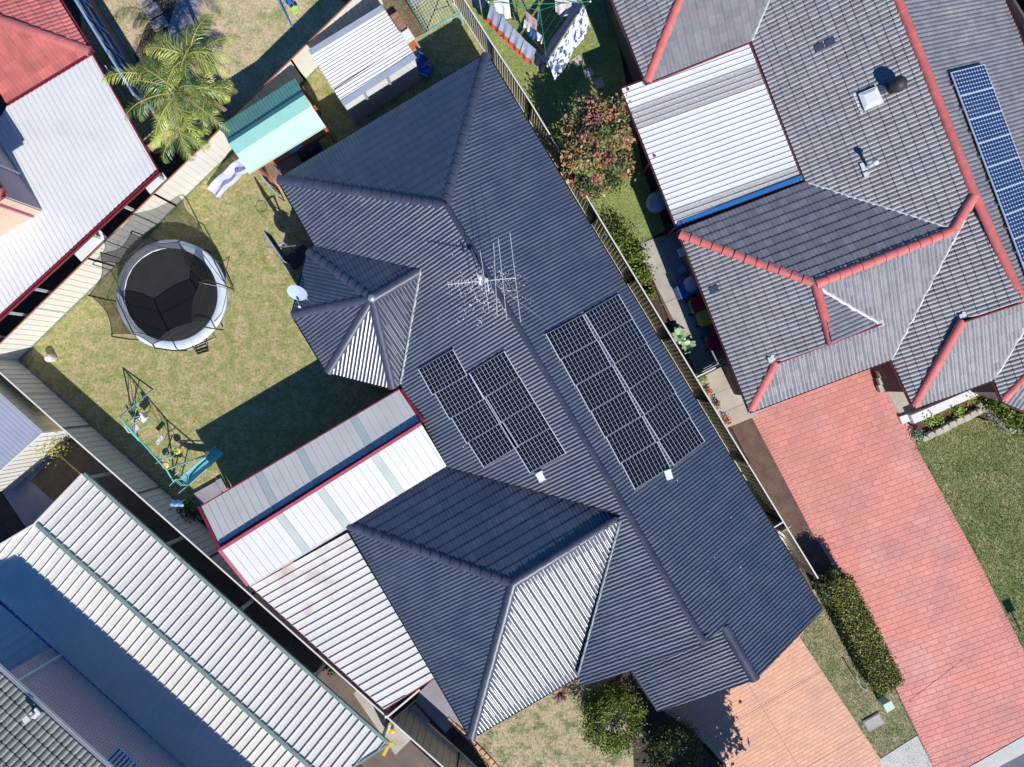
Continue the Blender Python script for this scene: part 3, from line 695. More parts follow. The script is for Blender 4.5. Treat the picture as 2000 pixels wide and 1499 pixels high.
# porch roof: its own left plane, ridge on the right slope
pr0, pr1 = pR.ray(1415,1225), pR.ray(1475,1328)
pa = W(1235,1310,2.45); pb = W(1287,1388,2.45)
un = (pb-pa).normalized(); nn = un.cross(pr0-pa).normalized(); nn = nn if nn.z > 0 else -nn; uu = un if nn.cross(un).dot(pr0-pa) > 0 else -un
pP = Plane(pa, uu, nn)
mainfaces = [
 (pR, [(950,107),(868,403),(1372,1257),(1415,1225),(1475,1328),(1605,1193)]),
 (pL, [(544,351),(617,481),(822,527),(783,750),(875,912),(1211,1005),(1128,1320),(1137,1338),(1236,1308),(1370,1257),(868,403)]),
 (pN, [(544,351),(868,403),(950,107)]),
 (pWN,[(677,1025),(1002,1140),(1213,1012),(1207,1002),(875,912)]),
 (pWW,[(677,1025),(920,1440),(1002,1140)]),
 (pWS,[(920,1440),(1128,1320),(1211,1014),(1002,1140)]),
 (t1, [(603,491),(617,481),(822,527),(727,583)]),
 (t2, [(603,491),(727,583),(572,615)]),
 (t3, [(572,615),(727,583),(640,727)]),
 (t4, [(640,727),(727,583),(767,759)]),
 (t5, [(767,759),(727,583),(822,527),(783,750)]),
 (pP, [(1236,1308),(1370,1257),(1415,1225),(1475,1328),(1287,1388)]),
]
rf = deck('roof', mainfaces, 'dark_metal', hse); roof_main = rf
roof_faces(hse, rf, mainfaces, 'dark_tile', tw=.27, tl=.36, amp=.034)
def zmean(p, *pls): return sum((pl.ray(*p).z for pl in pls))/len(pls)
def cap2(a, c, pa_, pc_, mt='dark_cap', parent=None, w=.34, h=.13, step=.40, lift=.02):
    A = W(a[0],a[1],zmean(a,*pa_)); C = W(c[0],c[1],zmean(c,*pc_)); caps(parent or rf, A, C, mt, w, h, step, lift=lift)
cap2((1372,1257),(868,403),(pR,pL),(pR,pL))
cap2((950,107),(868,403),(pR,pN),(pR,pN)); cap2((544,351),(868,403),(pL,pN),(pL,pN))
cap2((677,1025),(1002,1140),(pWN,pWW),(pWN,pWW)); cap2((920,1440),(1002,1140),(pWS,pWW),(pWS,pWW))
cap2((1002,1140),(1205,1014),(pWN,pWS),(pWN,pWS))
cap2((1475,1328),(1415,1225),(pR,),(pR,))
for a, pls in (((603,491),(t1,t2)),((572,615),(t2,t3)),((640,727),(t3,t4)),((767,759),(t4,t5))): cap2(a, (727,583), pls, pls)
cap2((727,583),(816,531),(t1,t5),(t1,t5))
b = MB(); A = t1.ray(727,583); b.lathe(A, [(.16,-.02),(.15,.10),(.08,.17),(.02,.18)], 12); b.build('roof_finial', 'galv', rf, smooth=True)
flash(rf, pL.ray(783,750), pL.ray(822,529), 'valley', .09, wob=.003, lift=.055); flash(rf, pL.ray(1128,1320), pL.ray(1211,1018), 'valley', .07, wob=.003, lift=.055)
flash(rf, pL.ray(617,483), pL.ray(820,528), 'dark_metal', .07, wob=.01); flash(rf, pL.ray(876,914), pL.ray(1205,1003), 'dark_metal', .07, wob=.01)
cen = W(1000,800,2.6)
def gut(pts, mt, parent, z=None, w=.1):
    for a, c in zip(pts[:-1], pts[1:]):
        A = W(*a) if len(a) > 2 else W(a[0],a[1],z); C = W(*c) if len(c) > 2 else W(c[0],c[1],z)
        yield A, C
for a, c, ins in (((544,351),(950,107),(868,403)),((950,107),(1605,1193),(1000,800)),((544,351),(617,481),(700,400)),((603,491),(572,615),(727,583)),((572,615),(640,727),(727,583)),
                  ((640,727),(767,759),(727,583)),((783,750),(875,912),(900,800)),((677,1025),(875,912),(900,1000)),((677,1025),(920,1440),(900,1200)),((920,1440),(1128,1320),(1000,1200))):
    A, C = W(*a,2.6), W(*c,2.6); mid = (A+C)/2; gutter(rf, A, C, 'dark_metal', out=tuple(mid-W(*ins,2.6)), w=.07)
A, C = pa, pb; gutter(rf, A, C, 'dark_metal', out=(-1,0,0), w=.07)
for a, c, pl in (((1605,1193),(1475,1328),pR),((1475,1328),(1287,1388),pP),((1370,1257),(1137,1338),pL),((1370,1257),(1415,1225),pR)):
    b = MB(); b.beam(pl.ray(*a)-pl.n*.07, pl.ray(*c)-pl.n*.07, .05, .16, up=pl.n); b.build('barge_board', 'dark_metal', rf)
loop = [W(*p,2.6) for p in [(544,351),(617,481),(603,491),(572,615),(640,727),(767,759),(783,750),(875,912),(677,1025),(920,1440),(1128,1320),(1137,1338)]]+[W(1228,1330,2.6),W(1470,1350,2.6)]+[W(1590,1200,2.6),W(950,107,2.6)]
wl = inset([(p.x,p.y) for p in loop], .45)
walls(hse, wl, 0, 2.55, 'brick_dark')
# step between main gable and porch roof
b = MB(); A, B_, C = pL.ray(1137,1338), pL.ray(1370,1257), pR.ray(1415,1225); dn = Vector((0,0,-.5)); k = Vector((-.05,.1,0))
dz_ = Vector((0,0,.08))
def low(v, z=2.2): return Vector((v.x,v.y,z))
b.add([low(A)+k, low(B_)+k, B_+k-dz_, A+k-dz_], [(0,1,2,3)]); b.add([low(B_)+k, low(C)+k, C+k-dz_, B_+k-dz_], [(0,1,2,3)])
D1, D2 = pP.ray(1287,1388), pR.ray(1475,1328); D3 = pR.ray(1605,1193); k2 = Vector((-.1,.4,0)); b.add([low(D1)+k2, low(D2)+k2, D2+k2-dz_*2, D1+k2-dz_*2], [(0,1,2,3)]); b.add([low(D2)+k2, low(D3)+k2, D3+k2-dz_*2, D2+k2-dz_*2], [(0,1,2,3)])
b.build('gable_wall', 'dark_metal', hse)

# solar panels (things of their own that lie on the roof)
def solar_panel(pl, a, b_, d, c_, label, group, cols=10, rows=6, cell='panel_cell', round_=False, lift=.13):
    """a,b,c,d pixel corners: a-b along the long side; a-d along the short one"""
    A = pl.ray(*a)+pl.n*lift; ub = pl.ray(*b_)-pl.ray(*a); vd = pl.ray(*d)-pl.ray(*a)
    L = ub.length-.012; S = vd.length-.001; u = ub.normalized(); n = pl.n; v = n.cross(u)
    if v.dot(vd) < 0: v = -v
    sgn = 1 if u.cross(v).dot(n) > 0 else -1
    key = ('solar', round(L,2), round(S,2), cell, sgn)
    if key not in TILES:
        f = MB(); t = .024
        e_ = .005 if not round_ else .02
        for q0, q1, q2, q3 in (((0,0),(L,0),(L,e_),(0,e_)),((0,S-e_),(L,S-e_),(L,S),(0,S)),((0,e_),(t,e_),(t,S-e_),(0,S-e_)),((L-t,e_),(L,e_),(L,S-e_),(L-t,S-e_))):
            lo = [Vector((p[0],p[1],-.035)) for p in (q0,q1,q2,q3)]; hi = [Vector((p[0],p[1],.006)) for p in (q0,q1,q2,q3)]
            f.hexa(lo, hi)
        bk = MB(); bk.add([(t,t,-.006),(L-t,t,-.006),(L-t,S-t,-.006),(t,S-t,-.006)], [(0,1,2,3)])
        ce = MB(); cw = (L-2*t)/cols; ch = (S-2*t)/rows; gp = .0055 if not round_ else .005
        for i in range(cols):
            for j in range(rows):
                x0 = t+i*cw+gp; x1 = t+(i+1)*cw-gp; y0 = t+j*ch+gp; y1 = t+(j+1)*ch-gp; k = .032 if round_ else .0
                if k: ce.add([(x0+k,y0,.0),(x1-k,y0,.0),(x1,y0+k,0),(x1,y1-k,0),(x1-k,y1,0),(x0+k,y1,0),(x0,y1-k,0),(x0,y0+k,0)], [tuple(range(8))])
                else: ce.add([(x0,y0,0),(x1,y0,0),(x1,y1,0),(x0,y1,0)], [(0,1,2,3)])
        ms = []
        for nm, mb, mm in (('frame',f,'panel_frame'),('backing_sheet',bk,'panel_back'),('solar_cells',ce,cell)):
            me = bpy.data.meshes.new(nm); me.from_pydata(mb.V,[],mb.F); me.materials.append(M[mm]); me.update(); ms.append((nm,me))
        TILES[key] = ms
    r = bpy.data.objects.new('solar_panel', None); COL.objects.link(r); tag(r, label, 'solar panel', group)
    r.matrix_world = Matrix(((u.x,v.x,u.cross(v).x*sgn*sgn,A.x),(u.y,v.y,u.cross(v).y,A.y),(u.z,v.z,u.cross(v).z,A.z),(0,0,0,1))) if sgn > 0 else Matrix(((u.x,v.x,n.x,A.x),(u.y,v.y,n.y,A.y),(u.z,v.z,n.z,A.z),(0,0,0,1)))
    for nm, me in TILES[key]:
        c = bpy.data.objects.new(nm, me); COL.objects.link(c); c.parent = r
    return r
ordn = ['topmost','second from the top','third from the top','fourth from the top','fifth from the top','lowest']
def lerp(a, b, t): return (a[0]+(b[0]-a[0])*t, a[1]+(b[1]-a[1])*t)
def array(pl, tl, tr, bl, br, n, where, group, **kw):
    # interpolate on the plane
    w = [pl.ray(*p) for p in (tl,tr,bl,br)]
    def pix(v): return (CX+v.x*F/(H-v.z), CY-v.y*F/(H-v.z))
    for i in range(n):
        a = w[0].lerp(w[2], i/n); b_ = w[1].lerp(w[3], i/n); d = w[0].lerp(w[2], (i+1)/n); c = w[1].lerp(w[3], (i+1)/n)
        nm = ordn[i] if i < n-1 else 'lowest'
        solar_panel(pl, pix(a), pix(b_), pix(d), pix(c), f'{nm} solar panel in the {where}', group, **kw)
# corner pixels are of the lifted glass; bring them back on to the roof plane
array(pR, (1063,655),(1136,617),(1239,956),(1309,913),6,'left column of the large dark array','panels of the large dark array')
array(pR, (1139,615),(1205,577),(1311,912),(1372,864),6,'right column of the large dark array','panels of the large dark array')
array(pL, (820,721),(888,681),(949,911),(1017,868),4,'left column of the small dark array','panels of the small dark array')
array(pL, (919,728),(988,685),(1037,923),(1108,884),4,'right column of the small dark array','panels of the small dark array')
for px, py, pl, rz in ((1303,928,pR,.3),(1057,930,pL,.5)):
    b = MB(); c = pl.ray(px,py)+pl.n*.09; b.box(c, .24, .34, .1, rz); b.box(c+Vector((.0,.17,.03)), .16,.05,.12,rz); o = b.build('isolator_box', 'white')
    tag(o, 'white isolator box just below the '+('large' if pl is pR else 'small')+' array of panels', 'box')

# TV antenna
base = pR.ray(950,560); bt = W(957,549,5.9)
ant = thing('tv_antenna', 'tall metal television antenna with long cross rods on the roof ridge', 'antenna', Vector((bt.x,bt.y,4.3)))
zt = 5.9
b = MB(); b.tube([(bt.x,bt.y,4.25),(bt.x,bt.y,zt+.1)], .02, 8); b.build('mast', 'galv', ant)
b = MB(); b.tube([W(873,556,zt),W(1008,543,zt)], .014, 6); b.build('boom', 'aluminium', ant)
for a, c in (((938,492),(955,607)),((964,475),(971,619)),((973,466),(990,626)),((996,455),(1017,631))):
    b = MB(); b.tube([W(*a,zt),W(*c,zt)], .011, 5); b.build('rod', 'aluminium', ant)
for i in range(11):
    x = 875+i*6.6; s = 6 if i < 9 else 9; y = 556-.1*(x-873)
    b = MB(); b.tube([W(x-.5,y-s,zt+.02),W(x+1.2,y+s,zt+.02)], .009, 5); b.build('rod', 'aluminium', ant)
b = MB()
for k in range(5): b.tube([W(930+3*k,533+k*2,zt+.03),W(943-2*k,560-k,zt-.05)], .01, 5)
b.box(W(950,548,zt), .12,.12,.08); b.tube([W(952,549,zt),W(955,571,zt-.4)], .014, 5); b.build('reflector', 'aluminium', ant)
b = MB(); b.tube([W(957,549,5.6), pR.ray(1058,624)+pR.n*.05], .006, 5); b.build('guy_wire', 'galv', ant)
# bird droppings round the antenna: raised splats, one piece
V = []; Fc = []; n = 0
for k in range(620):
    px = rng.normal(957,34); py = 556+ (px-957)*-.12+rng.normal(10,24)
    if rng.random() < .25: px = rng.uniform(890,1020); py = rng.uniform(520,640)
    pl = pR if (px-868)*.862-(py-403)*.507 > 0 else pL; c = pl.ray(px,py)+pl.n*.058; r = .008+abs(rng.normal(0,.008))
    V += [tuple(c+pl.u*r*math.cos(a)+pl.v*r*math.sin(a)) for a in (0,1.2,2.5,3.8,5)]; Fc.append(tuple(range(n,n+5))); n += 5
for k in range(40):
    px, py = rng.uniform(700,1500), rng.uniform(250,1200); pl = pR if (px-868)*.862-(py-403)*.507 > 0 else pL
    if pl is pL and (py > 900 or px < 850): continue
    c = pl.ray(px,py)+pl.n*.058; r = .022; V += [tuple(c+pl.u*r*math.cos(a)+pl.v*r*math.sin(a)) for a in (0,1.2,2.5,3.8,5)]; Fc.append(tuple(range(n,n+5))); n += 5
o = mesh('bird_droppings', V, Fc, 'dropping', rf); o['kind'] = 'stuff'
# satellite dish
ds = thing('satellite_dish', 'pale blue oval satellite dish at the edge of the bay roof', 'satellite dish', W(596,590,2.7))
c = W(581,572,3.3); b = MB(); n = Vector((-.12,-.55,.62)).normalized(); x = Vector((1,0,0)).cross(n).normalized(); x = n.cross(Vector((0,0,1))).normalized(); y = n.cross(x); R0, R1 = .38, .33
V = []; Fc = []
for i, (r, h) in enumerate(((0,-.05),(.35,-.04),(.7,-.015),(1,.02))):
    for k in range(20):
        a = 2*math.pi*k/20; V.append(c+x*R0*r*math.cos(a)+y*R1*r*math.sin(a)+n*h)
for i in range(3):
    for k in range(20): Fc.append((i*20+k,i*20+(k+1)%20,(i+1)*20+(k+1)%20,(i+1)*20+k))
mesh('dish', V, Fc, 'dish', ds, smooth=True)
b = MB(); b.tube([c-n*.05, W(600,585,2.95), W(603,588,2.7)], .02, 6); b.build('bracket', 'galv', ds)
b = MB(); b.tube([c+Vector((.0,-.3,.0)), W(585,600,3.5)], .014, 6); b.build('feed_arm', 'galv', ds)
b = MB(); b.lathe(W(586,600,3.42), [(.04,0),(.05,.05),(.03,.14)], 10); b.build('receiver', 'white', ds)

# ---------------------------------------------------------------- RIGHT NEIGHBOUR
PN = 22.0
nb = thing('house', 'large house with taupe roof tiles and red ridge caps beside the pink driveway', 'house', W(1640,450,0))
ez = 2.6
nW = eave_plane((1467,81),(1574,357),(1700,200),ez,PN)
ax = nW.u
def apl(p, inside, z, axis, pitch=PN):
    A = W(*p, z); nh = Vector((-axis.y, axis.x, 0))
    if nh.dot(W(*inside, z)-A) < 0: axis = -axis; nh = -nh
    q = math.radians(pitch); return Plane(A, axis, Vector((-nh.x*math.sin(q), -nh.y*math.sin(q), math.cos(q))))
axs = (W(1740,702,ez)-W(1465,805,ez)).normalized(); axw = Vector((-axs.y, axs.x, 0))
nW = apl((1520,219),(1700,200),ez,axw)
nN = apl((1448,403),(1593,555),ez,axs); nS = apl((1600,754),(1700,600),ez,axs)
nWW = apl((1395,630),(1593,555),ez,axw)
ridge_p = nW.ray(1840,224)
nE = Plane(ridge_p, axw, Vector((-nW.n.x, -nW.n.y, nW.n.z)))
nB = apl((1762,750),(1850,600),ez,axw); nC = apl((1862,770),(1900,650),ez,axs)
nD = apl((1949,763),(2000,720),ez,axw); nF = eave_plane((1958,785),(2000,803),(2000,760),ez,PN)
nA = apl((1230,82),(1350,60),ez,axw); nAS = apl((1365,122),(1400,40),ez,axs)
ax3 = nWW.ray(1593,555); 
nE3 = Plane(ax3, axw, Vector((-nWW.n.x,-nWW.n.y,nWW.n.z)))
nfaces = [
 (nW, [(1467,81),(1574,357),(1852,446),(1862,450),(1905,382),(1754,0),(1738,-45),(1519,-45)]),
 (nN, [(1325,452),(1593,555),(1861,451),(1852,446),(1574,357)]),
 (nWW,[(1325,452),(1465,805),(1516,709),(1624,671),(1593,555)]),
 (nE3,[(1593,555),(1624,671),(1719,633)]),
 (nS, [(1465,805),(1516,709),(1719,633),(1593,557),(1861,451),(1905,382),(1740,702)]),
 (nB, [(1740,702),(1785,797),(1880,627),(1998,587),(1905,382)]),
 (nC, [(1785,797),(1880,627),(2000,588),(2080,560),(2080,520),(2000,640),(1940,742)]),
 (nD, [(1940,742),(1958,785),(2000,745),(2060,690),(2060,560),(2000,640)]),
 (nF, [(1958,785),(2000,745),(2070,690),(2070,835)]),
 (nE, [(1738,-45),(1754,0),(1905,382),(1998,587),(2060,560),(2130,420),(2000,97),(1940,-45)]),
 (nA, [(1178,-45),(1262,163),(1345,-45)]),
 (nAS,[(1262,163),(1345,-45),(1519,-45),(1467,81)]),
]
nr = deck('roof', nfaces, 'dark_metal', nb)
roof_faces(nb, nr, nfaces, 'taupe_tile', tw=.31, tl=.335, rolls=2, amp=.034)
def capn(a, c, pa_, pc_=None, **k): cap2(a, c, pa_, pc_ or pa_, mt='pink_cap', parent=nr, w=.32, h=.125, step=.43, **k)
capn((1905,382),(1738,-45),(nW,)); capn((1998,589),(1905,382),(nE,)); capn((1864,449),(1903,384),(nS,)); capn((1593,555),(1861,451),(nN,))
capn((1328,458),(1591,553),(nWW,), lift=.06); capn((1624,673),(1593,557),(nWW,), lift=.07); capn((1466,801),(1516,709),(nS,)); capn((1786,793),(1880,628),(nC,))
capn((1960,781),(2040,700),(nD,)); capn((1264,160),(1345,-45),(nA,nAS))
flash(nr, nW.ray(1577,358), nW.ray(1850,445), 'mortar_white', .11, 'valley_flashing'); flash(nr, nS.ray(1740,702), nS.ray(1903,388), 'mortar_white', .10)
flash(nr, nS.ray(1597,562), nS.ray(1716,632), 'mortar_white', .14); flash(nr, nC.ray(1940,742), nC.ray(2000,641), 'mortar_white', .12); flash(nr, nAS.ray(1467,81), nAS.ray(1512,-25), 'valley', .12, wob=.008)
for px, py, pl in ((1507,702,nWW),(1717,632,nS),(1880,618,nB)):
    b = MB(); c = pl.ray(px,py)+pl.n*.08; b.box(c, .26, .2, .03, .35); b.box(c+Vector((.04,.05,.0)), .14, .22, .04, .1); b.build('lead_flashing', 'off_white', nr)
for a, c in (((1516,709),(1719,633)),((1880,628),(2000,588)),):
    pl = nS if a[0] < 1600 else nC; A = pl.ray(*a); C = pl.ray(*c)
    b = MB(); b.beam(A+pl.n*.08, C+pl.n*.08, .05, .1); b.build('barge_board', 'maroon', nr)
for a, c, ins in (((1325,452),(1465,805),(1600,600)),((1465,805),(1740,702),(1700,600)),((1740,702),(1785,797),(1850,650)),((1785,797),(1940,742),(1850,650)),((1940,742),(1958,785),(2000,700)),
                  ((1574,357),(1325,452),(1600,500)),((1467,81),(1574,357),(1700,200)),((1178,-45),(1262,163),(1400,0)),((1262,163),(1467,81),(1400,0)),((1958,785),(2070,833),(2060,700))):
    A, C = W(*a,ez), W(*c,ez); gutter(nr, A, C, 'gutter_red', out=tuple((A+C)/2-W(*ins,ez)), w=.055)
eR0, eR1 = nE.ray(1940,-45), nE.ray(2000,97)
gutter(nr, eR0, eR1, 'maroon', out=(1,.2,0), w=.09)
lp = [W(*p,ez) for p in [(1178,-45),(1262,163),(1467,81),(1574,357),(1325,452),(1465,805),(1740,702),(1785,797),(1940,742),(1958,785),(2070,833)]]+[Vector((24,-1,0)),Vector((22.6,9,0)),W(1940,-120,ez),W(1178,-120,ez)]
walls(nb, inset([(p.x,p.y) for p in lp], .5), 0, 2.55, 'brick_dark')
# gablet walls
for tri in ([nWW.ray(1624,671), nWW.ray(1516,709), nS.ray(1719,633)],):
    b = MB(); b.add([p+Vector((-.03,.08,-.04)) for p in tri], [(0,1,2)]); b.build('gable_wall', 'dark_metal', nb)
# roof details: vent, skylight, pipe
v = thing('roof_vent', 'dark round roof vent near the red ridge', 'roof vent', nW.ray(1742,172))
c = nW.ray(1740,176); b = MB(); b.lathe(c-Vector((0,0,.1)), [(.15,0),(.15,.45)], 14); b.build('vent_pipe', 'dark_metal', v, smooth=True)
b = MB(); b.lathe(c+Vector((0,0,.33)), [(.2,0),(.26,.05),(.27,.22),(.2,.33),(.06,.4)], 16); b.build('vent_cowl', 'charcoal', v, smooth=True)
b = MB()
for k in range(14):
    a = 2*math.pi*k/14; b.beam(c+Vector((.27*math.cos(a),.27*math.sin(a),.38)), c+Vector((.2*math.cos(a+.2),.2*math.sin(a+.2),.67)), .02,.012)
b.build('vent_vanes', 'dark_metal', v)
v = thing('skylight', 'white square skylight on the taupe tiled roof', 'skylight', nW.ray(1700,193))
q = [(1676,186),(1711,171),(1725,202),(1688,218)]; lo = [nW.ray(*p)+nW.n*.0 for p in q]; hi = [p+nW.n*.16 for p in lo]; ctr = sum(hi, Vector())/4
b = MB(); b.hexa([lo[0],lo[3],lo[2],lo[1]], [hi[0],hi[3],hi[2],hi[1]]); b.build('skylight_frame', 'white', v)
b = MB(); h2 = [p.lerp(ctr,.12)+nW.n*.012 for p in hi]; h3 = [p.lerp(ctr,.4)+nW.n*.05 for p in hi]; b.hexa([h2[0],h2[3],h2[2],h2[1]], [h3[0],h3[3],h3[2],h3[1]]); b.build('skylight_dome', 'skylight', v)
b = MB()
for k in range(6): b.box(nW.ray(1669+k*2.8,186+k*7)+nW.n*.05, .13, .1, .03, .4)
b.build('mortar_flashing', 'mortar_white', v)
v = thing('flue_pipe', 'short white flue pipe with pale flashing on the taupe roof', 'pipe', nW.ray(1697,333))
b = MB(); c = nW.ray(1692,328); b.tube([c, c+Vector((0,0,.62))], .05, 10); b.build('pipe', 'white', v, smooth=True)
b = MB(); b.lathe(c+Vector((0,0,.6)), [(.11,0),(.12,.05),(.02,.12)], 12); b.build('cowl', 'off_white', v, smooth=True)
b = MB(); b.box(nW.ray(1690,325)+nW.n*.05, .34,.30,.02,.35); b.box(nW.ray(1697,340)+nW.n*.052, .40,.2,.02,.35); b.build('flashing_sheet', 'off_white', v)
# odd dark-blue tiles
for px, py, pl in ((1621,84,nW),(1600,94,nW),(1395,566,nWW),(1725,172,nW)):
    b = MB(); c = pl.ray(px,py)+pl.n*.075
    b.hexa([c-pl.u*.14-pl.v*.16,c+pl.u*.14-pl.v*.16,c+pl.u*.14+pl.v*.16,c-pl.u*.14+pl.v*.16],[c-pl.u*.12-pl.v*.15+pl.n*.02,c+pl.u*.12-pl.v*.15+pl.n*.02,c+pl.u*.12+pl.v*.15+pl.n*.02,c-pl.u*.12+pl.v*.15+pl.n*.02])
    o = b.build('patched_tile', 'dark_cap', nr)
# blue cell array
nEp = nE
k_ = (W(1847,148,3.9)-W(1847,148,3.9))
ds_ = nE.ray(1912,130)-nE.ray(1847,148)
tlw, trw = nE.ray(1847,148), nE.ray(1912,130); blw = nE.ray(1952,417)
stp = (blw-tlw).normalized(); stp = axw if axw.dot(stp) > 0 else -axw
def pix(v): return (CX+v.x*F/(H-v.z), CY-v.y*F/(H-v.z))
L6 = (blw-tlw).length/6.17; L6 = .82*(blw-tlw).length/5.85/.82
up = -nE.v if nE.v.dot(trw-tlw) > 0 else nE.v; right = -up
wid = (trw-tlw).length
for i in range(9):
    a = tlw+stp*(L6*i); b_ = a+right*wid; d = a+stp*L6; c = b_+stp*L6
    solar_panel(nE, pix(a), pix(b_), pix(d), pix(c), ('%s blue celled solar panel in the long row at the right edge' % (['topmost','second from the top','third from the top','fourth from the top','fifth from the top','sixth from the top','seventh from the top','eighth from the top','ninth from the top'][i])), 'blue celled panels in one row', cols=12, rows=6, cell='panel_cell_blue', round_=True, lift=.2)
for i in range(8):
    p = tlw+stp*(L6*(i+.5)); b = MB(); b.beam(p-right*.03+nE.n*.02, p-right*.03+nE.n*.2, .04, .04); b.beam(p+right*wid+nE.n*.02, p+right*wid+nE.n*.2, .04, .04); b.build('panel_bracket', 'galv', nr)
# white patio roof of neighbour
pt = thing('patio_roof', 'white ribbed patio roof with two dirty grey bands', 'patio roof', W(1390,260,0))
q = [W(1214,174,2.42), W(1463,84,2.55), W(1568,352,2.55), W(1322,444,2.42)]
sp = {}
for i in range(60):
    sp[i] = 'white_metal'
obj_ = ribbed('roof_panel', q, q[1]-q[0], .205, [(0,0),(.05,.034),(.14,.034),(.19,0),(1,0)], 'silver_white', pt, split=1)
obj_.sort(key=lambda o: -(WL[o.name].y+ WL[o.name].x*.0))
n_ = len(obj_)
for i, o in enumerate(obj_):
    t = i/n_
    if .17 < t < .30 or .83 < t < .93: o.data.materials[0] = M['salt_grey']; 
for a, c in ((q[0],q[3]),(q[3],q[2]),(q[1],q[0])):
    gutter(pt, a-Vector((0,0,.02)), c-Vector((0,0,.02)), 'gutter_red', out=tuple((a+c)/2-(q[0]+q[2])/2), w=.05)
b = MB(); b.beam(q[3].lerp(q[0],.012)+Vector((.05,.04,.05)), q[2].lerp(q[1],.012)+Vector((0,.04,.05)), .16, .03); b.build('blue_flashing', 'blue_flash', pt)
for a, c in ((q[1],q[2]),):
    b = MB(); b.beam(a+Vector((0,0,.03)), c+Vector((0,0,.03)), .045, .05); b.build('box_gutter', 'gutter_red', pt)
for p in (q[0],q[3],q[0].lerp(q[3],.5)):
    b = MB(); x = p.lerp((q[1]+q[2])/2,.04); b.tube([(x.x,x.y,0),(x.x,x.y,2.5)], .05, 8); b.build('post', 'maroon', pt)

tf = thing('metal_fence', 'dark fence with bright white top rail at the top right corner', 'fence', W(1985,30,0))
b = MB(); b.beam(W(1962,-20,1.8), W(2030,150,1.8), .06, .05); b.build('top_rail', 'white', tf)
b = MB(); b.beam(W(1962,-20,.9), W(2030,150,.9), .03, 1.7); b.build('fence_sheet', 'charcoal', tf)

# ragged grass along the hard edges
def edge_grass(pts, n, mt, label, w=7, size=.075):
    for a, c in zip(pts[:-1], pts[1:]):
        dx, dy = c[0]-a[0], c[1]-a[1]; L = math.hypot(dx,dy); nx, ny = -dy/L*w/2, dx/L*w/2
        o = blades('edge_grass', Wp([(a[0]+nx,a[1]+ny),(c[0]+nx,c[1]+ny),(c[0]-nx,c[1]-ny),(a[0]-nx,a[1]-ny)]), int(n*L/100), mt, '', size, .0, bias=.4); tag(o, label)
edge_grass([(1787,868),(1904,1082),(2000,1272)], 420, 'blade_green', 'ragged grass along the right edge of the pink driveway', 8)
edge_grass([(1671,1175),(1763,1374),(1826,1505)], 420, 'blade_green', 'ragged grass between hedge and pink driveway')
edge_grass([(1562,1245),(1730,1499)], 420, 'blade_tan', 'ragged grass along the salmon driveway')
edge_grass([(36,703),(203,541),(341,406),(448,302)], 520, 'blade_green', 'longer grass along the foot of the bright fence', 9, .09)
edge_grass([(36,703),(207,857),(296,935),(380,1010)], 400, 'blade_dry', 'longer grass along the foot of the shaded fence', 8, .08)
edge_grass([(1237,482),(1284,465)], 420, 'blade_green', 'grass creeping over the concrete path')
edge_grass([(880,1405),(955,1495)], 420, 'blade_tan', 'ragged grass behind the salmon brick edging')
# ---------------------------------------------------------------- PERGOLA beside the dark roof
pg = thing('pergola', 'long gabled patio roof with maroon ridge beam and glassy strips', 'patio roof', W(640,990,0))
zo, zr, zi = 2.6, 2.98, 2.72
A, B_, C, D = W(393,990,zo), W(780,762,zo), W(822,824,zr), W(430,1066,zr)
obs = ribbed('roof_panel', [A,B_,C,D], D-A, .292, [(0,0),(.02,.028),(.06,.028),(.08,0),(1,0)], 'grey_roof', pg, split=1)
obs.sort(key=lambda o: WL[o.name].x)
for i in (8,14,22):
    if i < len(obs): obs[i].data.materials[0] = M['translucent']; obs[i]['label'] = 'greenish translucent panel'
zt2 = 3.16
A2, B2, C2, D2 = W(431,1074,zt2), W(823,828,zt2), W(873,912,zi), W(487,1143,zi)
inn = W(677,1030,zi)
obs = ribbed('roof_panel', [A2,B2,C2,D2], D2-A2, .292, [(0,0),(.03,.03),(.07,.03),(.10,0),(1,0)], 'pergola_white', pg, split=1)
obs.sort(key=lambda o: WL[o.name].x)
for i in (8,14,22):
    if i < len(obs): obs[i].data.materials[0] = M['translucent']; obs[i]['label'] = 'greenish translucent panel'
b = MB(); b.beam(D+Vector((.0,0,.0)), C, .09, .2); b.build('ridge_beam', 'maroon', pg)
b = MB(); b.beam(A2+Vector((0,0,.0)), B2, .12, .10); b.build('ridge_fascia', 'maroon_light', pg)
b = MB(); b.beam(A2+Vector((-.04,.04,-.14)), B2+Vector((-.04,.04,-.14)), .04, .22); b.build('ridge_fascia', 'maroon', pg)
b = MB(); b.beam(A+Vector((0,.03,-.05)), B_+Vector((0,.03,-.05)), .05, .12); b.build('fascia', 'maroon', pg)
b = MB(); b.beam(A+Vector((-.06,0,-.03)), D+Vector((-.06,0,-.03)), .11, .16); b.build('fascia', 'maroon', pg)
b = MB(); b.beam(A2+Vector((-.05,0,-.03)), D2+Vector((-.05,0,-.03)), .12, .12); b.build('fascia', 'maroon_light', pg)
b = MB(); b.beam(B_+Vector((.08,0,-.02)), C+Vector((.08,0,-.02)), .14, .12); b.build('fascia', 'maroon', pg)
b = MB(); b.beam(D2+Vector((0,-.04,-.06)), inn+Vector((0,-.04,-.06)), .08, .1); b.build('gutter', 'off_white', pg)
b = MB(); b.beam(inn+Vector((0,.0,-.05)), C2+Vector((0,.0,-.05)), .05, .12); b.build('gutter', 'dark_metal', pg)
